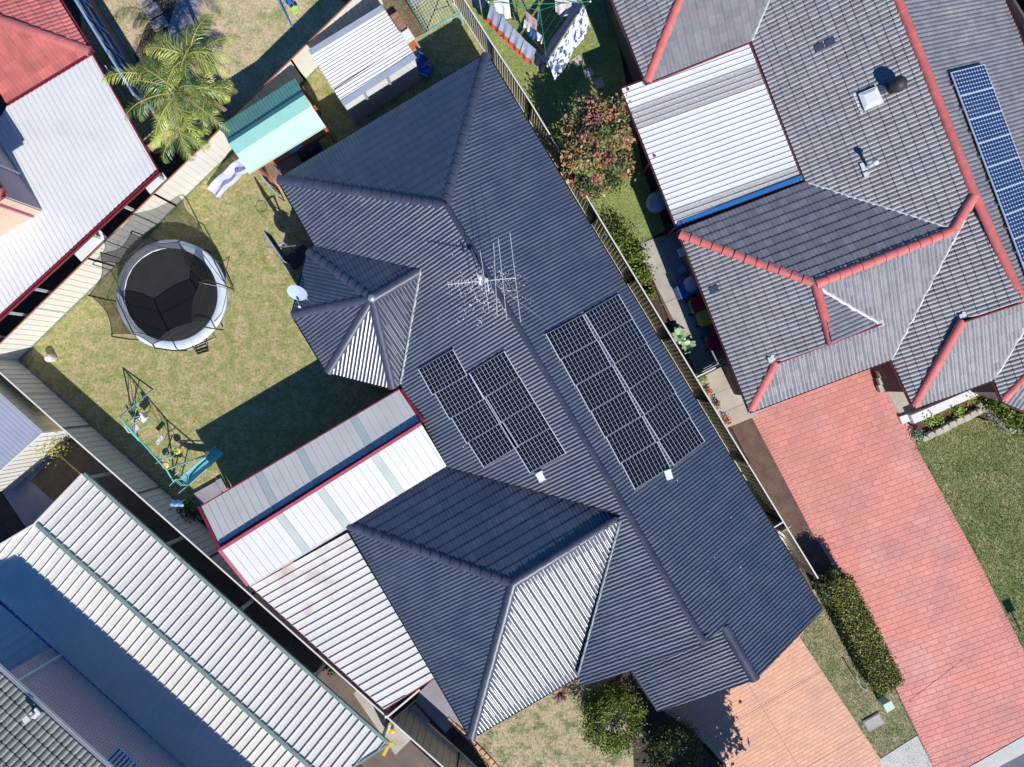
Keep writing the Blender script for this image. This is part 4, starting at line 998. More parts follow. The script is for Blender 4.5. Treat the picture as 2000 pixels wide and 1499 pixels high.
for p in (A, D, D2, A.lerp(B_,.33), A.lerp(B_,.66)):
    b = MB(); x = p.lerp(W(640,990,2.6),.03); b.beam((x.x,x.y,0),(x.x,x.y,2.5),.09,.09); b.build('post', 'maroon', pg)
# flat carport roof joined to it
cp_ = thing('carport', 'cream ribbed lean-to roof with rusty stains against the dark tiled house', 'carport', W(670,1210,0))
q = [W(490,1146,2.42), W(679,1040,2.52), W(849,1323,2.52), W(750,1385,2.42)]
ribd = W(679,1040,2.52)-W(490,1146,2.42)
defm('stained_cream', (.77,.73,.68), (.54,.42,.34), rough=.5, vs=.8, lo=.50, hi=.72)
obs = ribbed('roof_panel', q, ribd, .29, [(0,0),(.03,.048),(.08,.048),(.11,0),(1,0)], 'cream_roof', cp_, split=1)
obs.sort(key=lambda o: -WL[o.name].y)
for o in obs[:8]: o.data.materials[0] = M['stained_cream']
b = MB(); b.beam(q[0]+Vector((0,0,-.09)), q[3]+Vector((0,0,-.09)), .10, .1); b.build('gutter', 'maroon', cp_)
b = MB(); b.beam(q[3]+Vector((.0,-.03,-.08)), q[2]+Vector((0,-.03,-.08)), .06, .14); b.build('fascia', 'maroon', cp_)
for t in (.02,.35,.68,.98):
    x = q[0].lerp(q[3],t); b = MB(); b.beam((x.x+.08,x.y,0),(x.x+.08,x.y,2.35),.09,.09); b.build('post', 'maroon', cp_)

# ---------------------------------------------------------------- BIG CARPORT bottom left
bc = thing('carport', 'very long white ribbed carport roof half in blue shade of the brick house', 'carport', W(380,1250,0))
z1, z2, z3 = 2.4, 2.78, 2.45
q = [W(163,927,z1), W(757,1453,z1), W(571,1466,z2), W(71,1023,z2)]
q[2] = W(640,1528,z2); q[1] = W(757,1453,z1)
rd = q[3]-q[0]
ribbed('roof_panel', q, rd, .315, [(0,0),(.03,.062),(.08,.062),(.11,0),(1,0)], 'cream_roof', bc, split=1)
z4 = 2.6
q2 = [W(71,1023,z4), W(640,1528,z4), W(440,1570,z3), W(0,1173,z3), W(-60,1120,z3)]
q2 = [W(71,1025,z4), W(640,1530,z4), W(352,1490,z3)+(W(640,1530,z4)-W(71,1025,z4)).normalized()*1.5, W(-70,1108,z3)]
ribbed('roof_panel', q2, rd, .315, [(0,0),(.03,.062),(.08,.062),(.11,0),(1,0)], 'cream_roof', bc, split=1)
b = MB(); b.beam(q[3]+Vector((.04,-.02,.03)), q[2]+Vector((.04,-.02,.03)), .14, .07); b.build('ridge_flashing', 'green_trim', bc)
b = MB(); b.beam(q[3]+Vector((-.02,-.06,-.08)), q[2]+Vector((-.02,-.06,-.08)), .05, .24); b.build('ridge_beam', 'green_trim', bc)
b = MB(); b.beam(q[0]+Vector((.03,.03,.0)), q[1]+Vector((.03,.03,.0)), .13, .10); b.build('gutter', 'green_trim', bc)
b = MB(); b.beam(q[0]+Vector((-.03,.02,.0)), q[3]+Vector((-.03,.02,.0)), .06, .1); b.build('fascia', 'cream_roof', bc)
b = MB(); b.beam(q[3]+Vector((-.03,.02,-.1)), q2[3]+Vector((-.03,.02,-.0)), .06, .1); b.build('fascia', 'cream_roof', bc)
b = MB(); e = W(700,1508,2.55); b.beam(q[1]+Vector((.02,-.03,0)), q[1].lerp(q[2],.6)+Vector((.02,-.03,0)), .08, .1); b.build('fascia', 'green_trim', bc)
for px, py in ((174,934),(323,1066),(470,1192),(616,1323),(748,1440)):
    t = W(px,py,2.35); b = MB(); b.beam((t.x,t.y,0),(t.x,t.y,2.33),.11,.11); b.build('post', 'tan_fence', bc)
# lower blue-shaded skillion next to the brick house
sk2 = thing('patio_roof', 'ribbed roof lying in blue shade at the left edge beside the brick wall', 'patio roof', W(30,1240,0))
q3 = [W(-120,1080,2.38), W(0,1181,2.38), W(98,1266,2.38), W(20,1318,2.3), W(-160,1330,2.3)]
ribbed('roof_panel', q3, W(95,1262,2.3)-W(0,1325,2.3), .36, [(0,0),(.03,.03),(.08,.03),(.11,0),(1,0)], 'cream_roof', sk2, split=1)
b = MB(); b.beam(W(-60,1114,2.42), W(354,1497,2.42), .13, .06); b.build('flashing', 'blue_flash', sk2)

# ---------------------------------------------------------------- BOTTOM LEFT TWO STOREY BRICK HOUSE
bh = thing('house', 'two storey mauve brick house with grey green roof tiles at the lower left', 'house', W(60,1450,0))
ze = 5.44
e0, e1 = W(0,1313,ze), W(207,1499,ze); ed = (e1-e0).normalized(); en = Vector((-ed.y, ed.x, 0)); 
if en.x > 0: en = -en   # towards the house: down-left
p = math.radians(22); gp = Plane(e0, (ed if ed.cross(Vector((0,0,1))).dot(en) < 0 else -ed), Vector((-en.x*math.sin(p), -en.y*math.sin(p), math.cos(p))))
ga, gb = W(-9,1303,ze), e1+ed*9
def offp(v, k, up): w = v+en*k; w.z = v.z+k*math.tan(p); return w
gpoly_w = [ga, gb, offp(gb,4.2,1), offp(ga,4.2,1)]
gfaces = [(gp, [pix(v) for v in gpoly_w])]
gr = deck('roof', gfaces, 'dark_metal', bh); roof_faces(bh, gr, gfaces, 'green_tile', tw=.205, tl=.335, rolls=1, amp=.038)
gutter(gr, ga, gb, 'white_metal', out=tuple(-en), w=.12)
b = MB(); b.hexa([ga+en*.1-Vector((0,0,.2)), gb+en*.1-Vector((0,0,.2)), gb+en*.5-Vector((0,0,.2)), ga+en*.5-Vector((0,0,.2))],
                 [ga+en*.1-Vector((0,0,.17)), gb+en*.1-Vector((0,0,.17)), gb+en*.5-Vector((0,0,.17)), ga+en*.5-Vector((0,0,.17))]); b.build('soffit', 'off_white', bh)
cA = W(101,1266,2.4); wdir = ed
wc = cA; wc0 = Vector((wc.x,wc.y,0))
win0 = 5.0
L_end = 16.0
# window opening position along the wall
def along(px,py,z): return (W(px,py,z)-Vector((wc.x,wc.y,z))).dot(ed)
wx0 = along(214,1499,4.0)-.25; wx1 = wx0+1.5; wz0, wz1 = 3.75, 4.85
nrm = -en
wallseg(bh, wc0, wc0+ed*wx0, 0, ze-.15, 'brick_mauve'); wallseg(bh, wc0+ed*wx1, wc0+ed*L_end, 0, ze-.15, 'brick_mauve')
wallseg(bh, wc0+ed*wx0, wc0+ed*wx1, 0, wz0, 'brick_mauve'); wallseg(bh, wc0+ed*wx0, wc0+ed*wx1, wz1, ze-.15, 'brick_mauve')
c2 = W(18,1320,3.2); 
wallseg(bh, wc0, wc0+(Vector((c2.x,c2.y,0))-wc0).normalized()*6+en*0, 0, ze-.15, 'brick_mauve')
wf = MB(); a0 = wc0+ed*wx0-nrm*.02; 
for t in (0,.5,1): x = a0+ed*((wx1-wx0)*t); wf.beam((x.x,x.y,wz0),(x.x,x.y,wz1),.05,.06)
for z in (wz0+.03,wz1-.03): wf.beam((a0.x,a0.y,z),((a0+ed*(wx1-wx0)).x,(a0+ed*(wx1-wx0)).y,z),.06,.05)
w_ = wf.build('window', 'white_metal', bh)
gl = MB(); x0 = a0; x1 = a0+ed*(wx1-wx0); gl.add([(x0.x,x0.y,wz0),(x1.x,x1.y,wz0),(x1.x,x1.y,wz1),(x0.x,x0.y,wz1)], [(0,1,2,3)]); gl.build('pane', 'glass', w_)
aw = MB(); 
for i in range(10):
    t = (i+.3)/10; x = x0.lerp(x1,t)+nrm*.05; aw.beam((x.x,x.y,wz1),(x.x+nrm.x*.45,x.y+nrm.y*.45,wz1-.55),.09,.02)
aw.build('awning', 'zinc', w_)
b = MB(); dp = wc0+ed*.45+nrm*.08; b.beam((dp.x,dp.y,2.4),(dp.x,dp.y,5.3),.09,.07); b.build('downpipe', 'white_metal', bh)
v = thing('roof_flue', 'small pale flue on the grey green tiles', 'pipe', gp.ray(68,1392))
b = MB(); c = gp.ray(70,1394)+gp.n*.08; b.box(c, .34,.26,.05,.7); b.build('flashing_sheet', 'off_white', v)
b = MB(); b.tube([c, c+Vector((0,0,.35))], .05, 8); b.build('pipe', 'white', v); b = MB(); b.box(c+Vector((0,0,.38)), .22,.2,.05,.7); b.build('cowl', 'off_white', v)

# ---------------------------------------------------------------- SMALL SHED left edge
sd_ = thing('shed', 'small cream shed with blue grey corrugated roof at the left edge', 'shed', W(20,860,0))
q = [W(-200,588,2.35), W(85,845,2.35), W(-60,975,2.35), W(-340,720,2.35)]
ribbed('roof_sheet', q, q[1]-q[0], .16, corr(.022,4), 'zinc', sd_, split=4, smooth=False)
lw = inset([(x.x,x.y) for x in q], .04)
for i in range(4):
    a = Vector((lw[i].x,lw[i].y,0)); c = Vector((lw[(i+1)%4].x,lw[(i+1)%4].y,0)); z = Vector((0,0,2.33))
    ribbed('wall_sheet', [a,c,c+z,a+z], Vector((0,0,1)), .27, FPAN, 'warm_lit_fence' if i == 0 else 'cream_fence', sd_, split=3)  # shaded side wall painted a warmer colour than the lit walls
b = MB(); b.beam(q[1]+Vector((0,0,.0)), q[2], .05, .06); b.build('roof_trim', 'cream_fence', sd_); b = MB(); b.beam(q[0], q[1], .05, .06); b.build('roof_trim', 'zinc', sd_)

# ---------------------------------------------------------------- LEFT HOUSE
lh = thing('house', 'red tiled brick house with a big white sheet metal roof at the upper left', 'house', W(60,220,0))
zL = 2.75
lax = (W(178,102,zL)-W(115,0,zL)).normalized(); lay = Vector((-lax.y, lax.x, 0))
lS = apl((100,151),(60,60),zL,lay,20); lE = apl((178,102),(60,60),zL,lax,20)
pc = (178,102)
# hip line from the corner
hipd = None
lfaces = [(lE, [(178,102),(86,-47),(-60,-47),(-60,18)]), (lS, [(178,102),(-60,18),(-120,140),(-60,160),(0,181),(13,202)])]
lr = deck('roof', lfaces, 'dark_metal', lh); roof_faces(lh, lr, lfaces, 'red_tile', tw=.31, tl=.335, rolls=2, amp=.030)
caps(lr, lS.ray(176,101), lS.ray(-50,21), 'red_tile', .36, .14, .42)
for a, c in (((13,202),(178,102)),((178,102),(86,-47))):
    A, C = W(*a,zL), W(*c,zL); gutter(lr, A, C, 'maroon', out=tuple((A+C)/2-W(60,60,zL)), w=.1)
# white verandah roof
vr = thing('verandah_roof', 'big white ribbed sheet roof with maroon gutter beside the cream fence', 'verandah roof', W(150,340,0))
zb, zt_ = 2.5, 2.72
q = [W(15,207,zt_), W(180,106,zt_), W(306,331,zb), W(-60,668,zb), W(-200,560,zb), W(-160,470,zt_)]
ribbed('roof_panel', q, W(306,331,zb)-W(180,106,zt_), .20, [(0,0),(.1,.03),(.3,.03),(.4,0),(1,0)], 'white_metal', vr, split=3)
gutter(vr, W(308,333,zb), W(-60,671,zb), 'maroon', out=(1,-1,0), w=.13)
b = MB(); b.beam(W(181,106,zt_), W(308,331,zb), .05, .12); b.build('fascia', 'maroon', vr)
fl = W(305,336,0); 
for px, py in ((300,340),(236,400),(172,458),(58,563),(8,610),(-40,655)):
    t = W(px,py,2.45); b = MB(); b.beam((t.x,t.y,0),(t.x,t.y,2.4),.1,.1); b.build('post', 'white_metal', vr)
# pale sheets leaning between verandah and fence
for k, (a, c) in enumerate((((283,366),(318,338)),((146,497),(196,450)))):
    A, C = W(*a,1.7), W(*c,1.7); n = Vector((C.y-A.y, A.x-C.x, 0)).normalized(); 
    b = MB(); b.hexa([A-n*.0, C-n*.0, C+n*.42, A+n*.42], [v+Vector((0,0,.03)) for v in (A-n*.0, C-n*.0, C+n*.42, A+n*.42)]); o = b.build('shelf_board', 'white')
    tag(o, ('short' if k == 0 else 'longer')+' white board lying between the verandah gutter and the fence', 'board')
# wall under the eave on the right side: brick below, windows above
wallb = inset([(W(178,102,zL)+lax*7.2).xy, (W(178,102,zL)-lax*8).xy, (W(178,102,zL)-lax*8-Vector((lax.y,-lax.x,0))*9).xy, (W(178,102,zL)+lax*7.2-Vector((lax.y,-lax.x,0))*9).xy], .45)
a0 = Vector((*wallb[1],0)); a1 = Vector((*wallb[0],0)); wd_ = (a1-a0).normalized(); L = 9.6; a1 = a0+wd_*L
on = Vector((wd_.y,-wd_.x,0)); on = on if on.x > 0 else -on
wallseg(lh, a0, a1, 0, .95, 'brick_brown')
wi = MB(); gl = MB()
for i in range(9):
    x = a0+wd_*(L*i/8)+on*.02; wi.beam((x.x,x.y,.95),(x.x,x.y,2.6),.07,.07)
for z in (.97,1.8,2.58): wi.beam((a0.x+on.x*.02,a0.y+on.y*.02,z),(a1.x+on.x*.02,a1.y+on.y*.02,z),.08,.06)
w_ = wi.build('window', 'light_blue', lh)
for i in range(8):
    x0 = a0+wd_*(L*i/8); x1 = a0+wd_*(L*(i+1)/8); gl = MB(); gl.add([(x0.x,x0.y,.97),(x1.x,x1.y,.97),(x1.x,x1.y,2.58),(x0.x,x0.y,2.58)], [(0,1,2,3)]); gl.build('pane', 'glass', w_)
# blue pipes and rail by the verandah side
for pts, r in (([(205,128,2.3),(245,195,1.0)],.025),):
    b = MB(); b.tube(Wp(pts), r, 8); o = b.build('brace', 'light_blue', vr)
# upper storey
us = thing('upper_storey', 'brick upper storey with red tiles rising through the white sheet roof', 'house', W(20,400,2.6))
C0 = W(79,411,2.6); C0 = Vector((C0.x,C0.y,0)); d1 = -lax; d2 = Vector((lax.y,-lax.x,0)); d2 = d2 if d2.x < 0 else -d2
wallseg(us, C0, C0+d1*9, 2.5, 5.3, 'brick_mauve'); wallseg(us, C0, C0+d2*6, 2.5, 5.3, 'brick_cream_sunlit')  # shaded and sunny sides painted as a darker and a lighter brick
cE = C0-d1*.5-d2*.5; zu = 5.4; cE.z = zu
def mk(o_, axis, inward, z, pitch=22):
    q_ = math.radians(pitch); n = Vector((-inward.x*math.sin(q_), -inward.y*math.sin(q_), math.cos(q_))); u = axis if n.cross(axis).dot(inward) > 0 else -axis
    return Plane(Vector((o_.x,o_.y,z)), u, n)
uE = mk(cE, d1, d2, zu); uS = mk(cE, d2, d1, zu)
k = 4.2; ap = cE+d1*k+d2*k; ap.z = zu+k*math.tan(math.radians(22))
uf = [(uE, [pix(cE), pix(ap), pix(ap+d1*4), pix(cE+d1*9)]), (uS, [pix(cE), pix(ap), pix(cE+d2*2*k)])]
ur = deck('roof', uf, 'dark_metal', us); roof_faces(us, ur, uf, 'red_tile', tw=.31, tl=.335, rolls=2, amp=.030, top=60)
caps(ur, cE, ap, 'red_tile', .36, .14, .42)
gutter(ur, cE, cE+d1*9, 'maroon', out=tuple(-d2), w=.11); gutter(ur, cE, cE+d2*7, 'maroon', out=tuple(-d1), w=.11)
b = MB(); dp = C0+d1*1.5-d2*.08; b.beam((dp.x,dp.y,2.7),(dp.x,dp.y,5.3),.09,.07); b.build('downpipe', 'off_white', us)
b = MB(); dp = C0+d2*.35-d1*.08; b.beam((dp.x,dp.y,2.65),(dp.x,dp.y,5.3),.10,.07); b.build('downpipe', 'maroon_light', us)

# ---------------------------------------------------------------- FENCES
def fence(name, label, pts, h, mt, rail='cream_fence', period=.27, prof=FPAN, panel=2.4, group=None, split=1, flip=False, railw=.05, cat='fence'):
    """pts: pixel positions of the top line"""
    P = [W(x,y,h) for x, y in pts]; P0 = [Vector((p.x,p.y,0)) for p in P]
    t = thing(name, label, cat, (P0[0]+P0[-1])/2, group)
    for a, c in zip(P0[:-1], P0[1:]):
        d = (c-a).normalized(); L = (c-a).length; n = max(1, round(L/panel)); s = L/n; x = Vector((-d.y,d.x,0))
        if x.dot(-a) < 0: x = -x        # towards the middle of the picture
        for i in range(n):
            p = a+d*(s*i); q_ = a+d*(s*(i+1))
            lo = .05; pts_ = [p+d*.03+Vector((0,0,lo)), q_-d*.03+Vector((0,0,lo)), q_-d*.03+Vector((0,0,h-.02)), p+d*.03+Vector((0,0,h-.02))]
            if prof is not None: ribbed('fence_sheet', pts_, Vector((0,0,1)), period, prof, mt, t, split=split, phase=0)
            b = MB(); b.beam((p.x,p.y,0),(p.x,p.y,h+.01),.055,.055); b.build('fence_post', mt, t)
        b = MB(); b.beam(a+Vector((0,0,h)), c+Vector((0,0,h)), railw, .04); b.build('top_rail', rail, t)
        b = MB(); b.beam(a+Vector((0,0,.05)), c+Vector((0,0,.05)), .05, .07); b.build('bottom_rail', 'green_trim' if mt == 'cream_fence' else rail, t)
        x = c; b = MB(); b.beam((x.x,x.y,0),(x.x,x.y,h+.01),.055,.055); b.build('fence_post', mt, t)
    return t
fence('metal_fence', 'bright cream metal fence with orange capping behind the trampoline', [(-30,701),(171,505),(300,379),(430,252),(568,117),(730,-42)], 1.8, 'cream_fence', rail='orange_trim', railw=.035)
fence('metal_fence', 'shaded cream metal fence running along the long white carport', [(-29,702),(123,838),(267,965),(408,1090),(490,1163),(616,1275),(753,1398)], 1.8, 'cream_fence', rail='cream_roof', railw=.06)
fence('metal_fence', 'tan metal fence with deep ribs at the bottom beyond the cream roof', [(755,1400),(890,1520),(960,1585)], 1.8, 'warm_lit_fence', rail='cream_roof', period=.33, prof=[(0,0),(.04,.03),(.46,.03),(.5,0),(1,0)], railw=.06)
side = [(880,-42),(960,84),(1035,199),(1100,307),(1165,417),(1240,541),(1310,657),(1385,781),(1460,905)]
fence('metal_fence', 'cream ribbed metal fence between the dark roof and the green lawn', side, 1.8, 'tan_fence', rail='cream_fence', period=.178, prof=[(0,0),(.12,-.045),(.52,-.045),(.64,0),(1,0)], split=2)
fence('metal_fence', 'short end of ribbed fence beside the hedge and pink driveway', [(1462,908),(1529,1018),(1597,1129)], 1.75, 'tan_fence', rail='cream_fence', period=.19, prof=[(0,0),(.12,-.04),(.5,-.04),(.62,0),(1,0)], split=2)
gt = thing('gate', 'narrow cream side gate wedged between dark roof and fence', 'gate', W(1520,1028,0))
b = MB(); b.beam(W(1511,1031,1.8), W(1529,1020,1.8), .05,.05); b.build('top_rail', 'white_metal', gt); b = MB(); b.beam(W(1511,1031,.95), W(1529,1020,.95), .02,1.6); b.build('gate_sheet', 'tan_fence', gt)
o_ = MB(); c = W(1518,1043,.35); o_.box(c, .75,.32,.7,.95); ac = o_.build('air_conditioner', 'off_white'); tag(ac, 'small air conditioner unit beside the narrow side gate', 'air conditioner')
b = MB()
for i in range(5): b.box(c+Vector((-.2+.1*i,.1*i-.2,.36)), .04,.28,.02,.95)
b.build('grille', 'charcoal', ac)
gt = thing('gate', 'white topped side gate between fence and cream lean-to roof corner', 'gate', W(785,1375,0))
b = MB(); b.beam(W(757,1400,1.85), W(820,1347,1.85), .07,.06); b.build('top_rail', 'cream_roof', gt); b = MB(); b.beam(W(757,1400,.95), W(820,1347,.95), .02,1.7); b.build('gate_sheet', 'charcoal', gt)
b = MB(); t = W(754,1401,1.9); b.beam((t.x,t.y,0),(t.x,t.y,1.9),.1,.1); b.build('gate_post', 'white', gt)
gt = thing('gate', 'low cream gate across the side path of the tiled house', 'gate', W(1390,725,0))
b = MB(); b.beam(W(1361,737,1.2), W(1411,712,1.2), .05,.05); b.build('top_rail', 'white', gt); b = MB(); b.beam(W(1361,737,.62), W(1411,712,.62), .03,1.1); b.build('gate_sheet', 'charcoal', gt)
b = MB(); b.tube([W(1374,720,1.0), W(1410,702,1.0)], .02, 6); o = b.build('rail', 'cream_fence'); tag(o, 'thin cream rail lying behind the low gate', 'rail')
# brick edging bottom
ee = thing('garden_edging', 'row of salmon bricks edging the lower lawn', 'edging', W(915,1450,0))
pts = [(874,1404),(900,1428),(930,1456),(965,1492),(1000,1540)]
me = None
for a, c in zip(pts[:-1], pts[1:]):
    A, C = W(*a,.06), W(*c,.06); n = max(1,int((C-A).length/.24)); d = (C-A).normalized()
    for i in range(n):
        if me is None:
            mb = MB(); mb.hexa([(0,-.08,-.06),(.225,-.08,-.06),(.225,.08,-.06),(0,.08,-.06)],[(.01,-.07,.03),(.215,-.07,.03),(.215,.07,.03),(.01,.07,.03)])
            me = bpy.data.meshes.new('brick'); me.from_pydata(mb.V,[],mb.F); me.materials.append(M['brick_salmon'])
        ob = bpy.data.objects.new('brick', me); COL.objects.link(ob); ob.parent = ee; ob.location = A+d*((C-A).length*i/n)-WL[ee.name]; ob.rotation_euler = (0,0,math.atan2(d.y,d.x)+random.uniform(-.03,.03))

# ---------------------------------------------------------------- WHITE GARDEN SHED
ws = thing('shed', 'white garden shed with silver corrugated roof behind the dark house', 'shed', W(720,120,0))
q = [W(604,101,2.25), W(747,13,2.25), W(813,113,2.0), W(671,207,2.0)]
m1 = q[0].lerp(q[3],.70); m2 = q[1].lerp(q[2],.70); up = Vector((0,0,.04))
defm('shed_roof', (.60,.60,.64), (.54,.54,.58), rough=.35, vs=2)
a_ = q[0].lerp(q[3],.055); b_2 = q[1].lerp(q[2],.055)
ribbed('roof_sheet', [a_,b_2,m2,m1], q[1]-q[0], .118, corr(.06,6), 'shed_roof', ws, split=6, smooth=False)
c_ = q[0].lerp(q[3],.945); d_ = q[1].lerp(q[2],.945)
ribbed('roof_sheet', [m1-up,m2-up,d_-up,c_-up], q[1]-q[0], .118, corr(.06,6), 'shed_roof', ws, split=6, smooth=False)
for A, C, w in ((q[0].lerp(q[3],.03),q[1].lerp(q[2],.03),.24),(q[0].lerp(q[3],.965),q[1].lerp(q[2],.965),.24)):
    b = MB(); b.beam(A+Vector((0,0,.03)), C+Vector((0,0,.03)), w, .03); b.build('roof_trim', 'zinc', ws)
lw = inset([(x.x,x.y) for x in q], .06)
for i in range(4):
    a = Vector((lw[i].x,lw[i].y,.02)); c = Vector((lw[(i+1)%4].x,lw[(i+1)%4].y,.02)); z = Vector((0,0,1.95))
    ribbed('wall_sheet', [a,c,c+z,a+z], Vector((0,0,1)), .2, FPAN, 'white_metal', ws, split=3)
for t in (.28,.6):
    A = q[3].lerp(q[2],t); b = MB(); b.beam((A.x+.02,A.y-.03,.05),(A.x+.02,A.y-.03,1.9),.09,.05); b.build('door_frame', 'zinc', ws)
# things leaning against the shed
def boxthing(name, px, py, z, sx, sy, sz, rz, mt, label, cat, extra=None):
    b = MB(); c = W(px,py,z+sz); c.z = z+sz/2; b.box(c, sx, sy, sz, rz); o = b.build(name, mt); tag(o, label, cat)
    if extra: extra(o, c)
    return o
rz = -.99
def slats(o, c):
    for k in range(4):
        b = MB(); b.box(c+Vector((0,0,.26))+Matrix.Rotation(rz,3,'Z')@Vector((-.27+.18*k,0,0)), .14,.3,.02,rz); b.build('slat','timber',o)
boxthing('crate', 779,43,0,.8,.34,.5,rz,'orange_timber','orange timber crate, topmost beside the white shed','crate',slats)
def lidn(mt, s):
    def f(o, c):
        b = MB(); b.box(c+Vector((0,0,s)), .3,.3,.03,rz); b.build('lid', mt, o)
    return f
boxthing('storage_box', 794,68,0,.55,.42,.5,rz,'off_white','pale storage box between orange crates by the shed','box',lidn('white',.27))
boxthing('crate', 808,90,0,.62,.40,.42,rz,'brick_salmon','salmon coloured crate by the lower half of the shed','crate',lidn('orange_timber',.22))
boxthing('timber_stack', 824,105,0,.7,.10,.3,rz,'timber','thin plank leaning beside the salmon crate','plank',lidn('timber',.16))
boxthing('storage_box', 814,106,0,.22,.28,.3,rz,'orange_timber','small orange box near the shed corner','box',lidn('orange_timber',.16))
boxthing('storage_box', 819,117,0,.3,.4,.4,rz+1.57,'white','small white box at the shed corner','box',lidn('off_white',.21))
def chair(px, py, rz, label):
    t = thing('plastic_chair', label, 'chair', W(px,py,0), 'blue chairs at the shed corner')
    o = W(px,py,.45); R = Matrix.Rotation(rz,3,'Z')
    b = MB(); b.box(Vector((o.x,o.y,.43)), .42,.42,.04,rz); b.build('seat','blue_plastic',t)
    k = Vector((o.x,o.y,0))+R@Vector((0,.2,0)); b = MB(); b.box(Vector((k.x,k.y,.65)), .42,.04,.4,rz); b.build('backrest','blue_plastic',t)
    for a, c in ((-1,-1),(1,-1),(1,1),(-1,1)):
        q_ = Vector((o.x,o.y,0))+R@Vector((a*.18,c*.18,0)); b = MB(); b.tube([(q_.x,q_.y,0),(q_.x,q_.y,.42)], .018, 6); b.build('leg','light_blue',t)
    for a in (-1,1):
        q_ = Vector((o.x,o.y,.62))+R@Vector((a*.22,0,0)); b = MB(); b.box(q_, .05,.36,.03,rz); b.build('armrest','light_blue',t)
chair(824,124,-.6,'blue plastic chair nearer the white shed'); chair(833,140,-2.0,'blue plastic chair nearer the dark roof')
# ---------------------------------------------------------------- CUBBY HOUSE
cb = thing('playhouse', 'timber playhouse with green corrugated gable roof and slide', 'playhouse', W(540,260,0))
zc0, zc1 = 2.5, 3.05
q = [W(429,247,zc0), W(577,154,zc0), W(635,246,zc0), W(486,338,zc0)]
r0, r1 = W(449,283,zc1), W(596,188,zc1)
ribbed('roof_sheet', [q[0],q[1],r1,r0], r0-q[0], .125, corr(.024,4), 'mint_roof_shaded', cb, split=5)  # weaker light on this slope put into a darker green
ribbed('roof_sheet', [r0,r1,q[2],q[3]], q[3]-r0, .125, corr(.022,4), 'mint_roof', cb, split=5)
b = MB(); v0 = r0+Vector((0,0,.05)); v1 = r1+Vector((0,0,.05)); dd = (q[3]-r0).normalized()*.42; de = (q[0]-r0).normalized()*.22; up = Vector((0,0,.03))
b.add([v0+de+up,v0+up*1.5,v0+dd+up,v1+de+up,v1+up*1.5,v1+dd+up],[(0,1,4,3),(1,2,5,4)]); b.build('ridge_cap', 'teal_cap', cb)
for A, C in ((q[3],q[2]),(q[0],q[1])):
    b = MB(); b.beam(A+Vector((0,0,-.06)), C+Vector((0,0,-.06)), .05, .08); b.build('fascia', 'mint_roof', cb)
k3, k2 = W(505,322,2.1), W(638,250,2.1)
b = MB(); b.beam(W(530,318,1.25), W(638,252,1.25), .26, .05); b.build('rail', 'orange_timber', cb); b = MB(); b.beam(W(528,322,.9), W(634,258,.9), .05, .7); b.build('wall', 'orange_timber', cb)
b = MB(); b.beam(W(566,298,1.32), W(590,281,1.32), .2, .05); b.build('window_sill', 'light_blue', cb)
for px, py in ((500,326),(632,246),(590,172),(448,258)):
    t = W(px,py,2.4); b = MB(); b.beam((t.x,t.y,0),(t.x,t.y,2.4),.1,.1); b.build('post', 'orange_timber', cb)
u_ = (W(538,318,1.1)-W(505,338,1.1)).normalized()
for i in range(16):                                   # deck boards
    A = W(500+2.0*i,318-1.1*i+ (0),1.1); v_ = Vector((u_.y,-u_.x,0)); b = MB(); p = W(502,320,1.1)+u_*(.1*i+.0); b.beam(p+v_*.0, p+v_*.85, .088, .03); b.build('deck_board', 'timber', cb)
b = MB(); p = W(502,320,1.0)+Vector((u_.y,-u_.x,0))*.86; b.beam(p, p+u_*1.55, .05, .14); b.build('deck_edge', 'orange_timber', cb)
for i in range(16):
    p = W(470,250,1.1)+u_*(.1*i*1.0); b = MB(); v_ = Vector((u_.y,-u_.x,0)); b.beam(p, p+v_*1.5, .088, .03)
b.build('deck_board', 'timber', cb)
# steps going down beside the deck
for i in range(6):
    z = .98-.15*i; p = W(526+5.2*i, 343+6.6*i, z); b = MB(); v_ = Vector((u_.y,-u_.x,0)); b.beam(p-u_*.02+v_*0, p+u_*.62, .24, .03, up=Vector((0,0,1))); b.build('step', 'brick_salmon' if i > 1 else 'timber', cb)
for off in (0,.64):
    A = W(517,347,1.15)+u_*off; C = W(552,391,.25)+u_*off; b = MB(); b.tube([A+Vector((0,0,.55)), C+Vector((0,0,.55))], .022, 8); b.build('handrail', 'light_blue', cb)
    for t in (0,.5,1):
        x = A.lerp(C,t); b = MB(); b.tube([(x.x,x.y,max(0,x.z-1.2)),(x.x,x.y,x.z+.55)], .02, 6); b.build('baluster', 'charcoal', cb)
for k in range(5):
    x = W(519+1.6*k,350+2*k,1.3); b = MB(); b.tube([(x.x,x.y,.2),(x.x,x.y,1.6)], .014, 6); b.build('baluster', 'charcoal', cb)
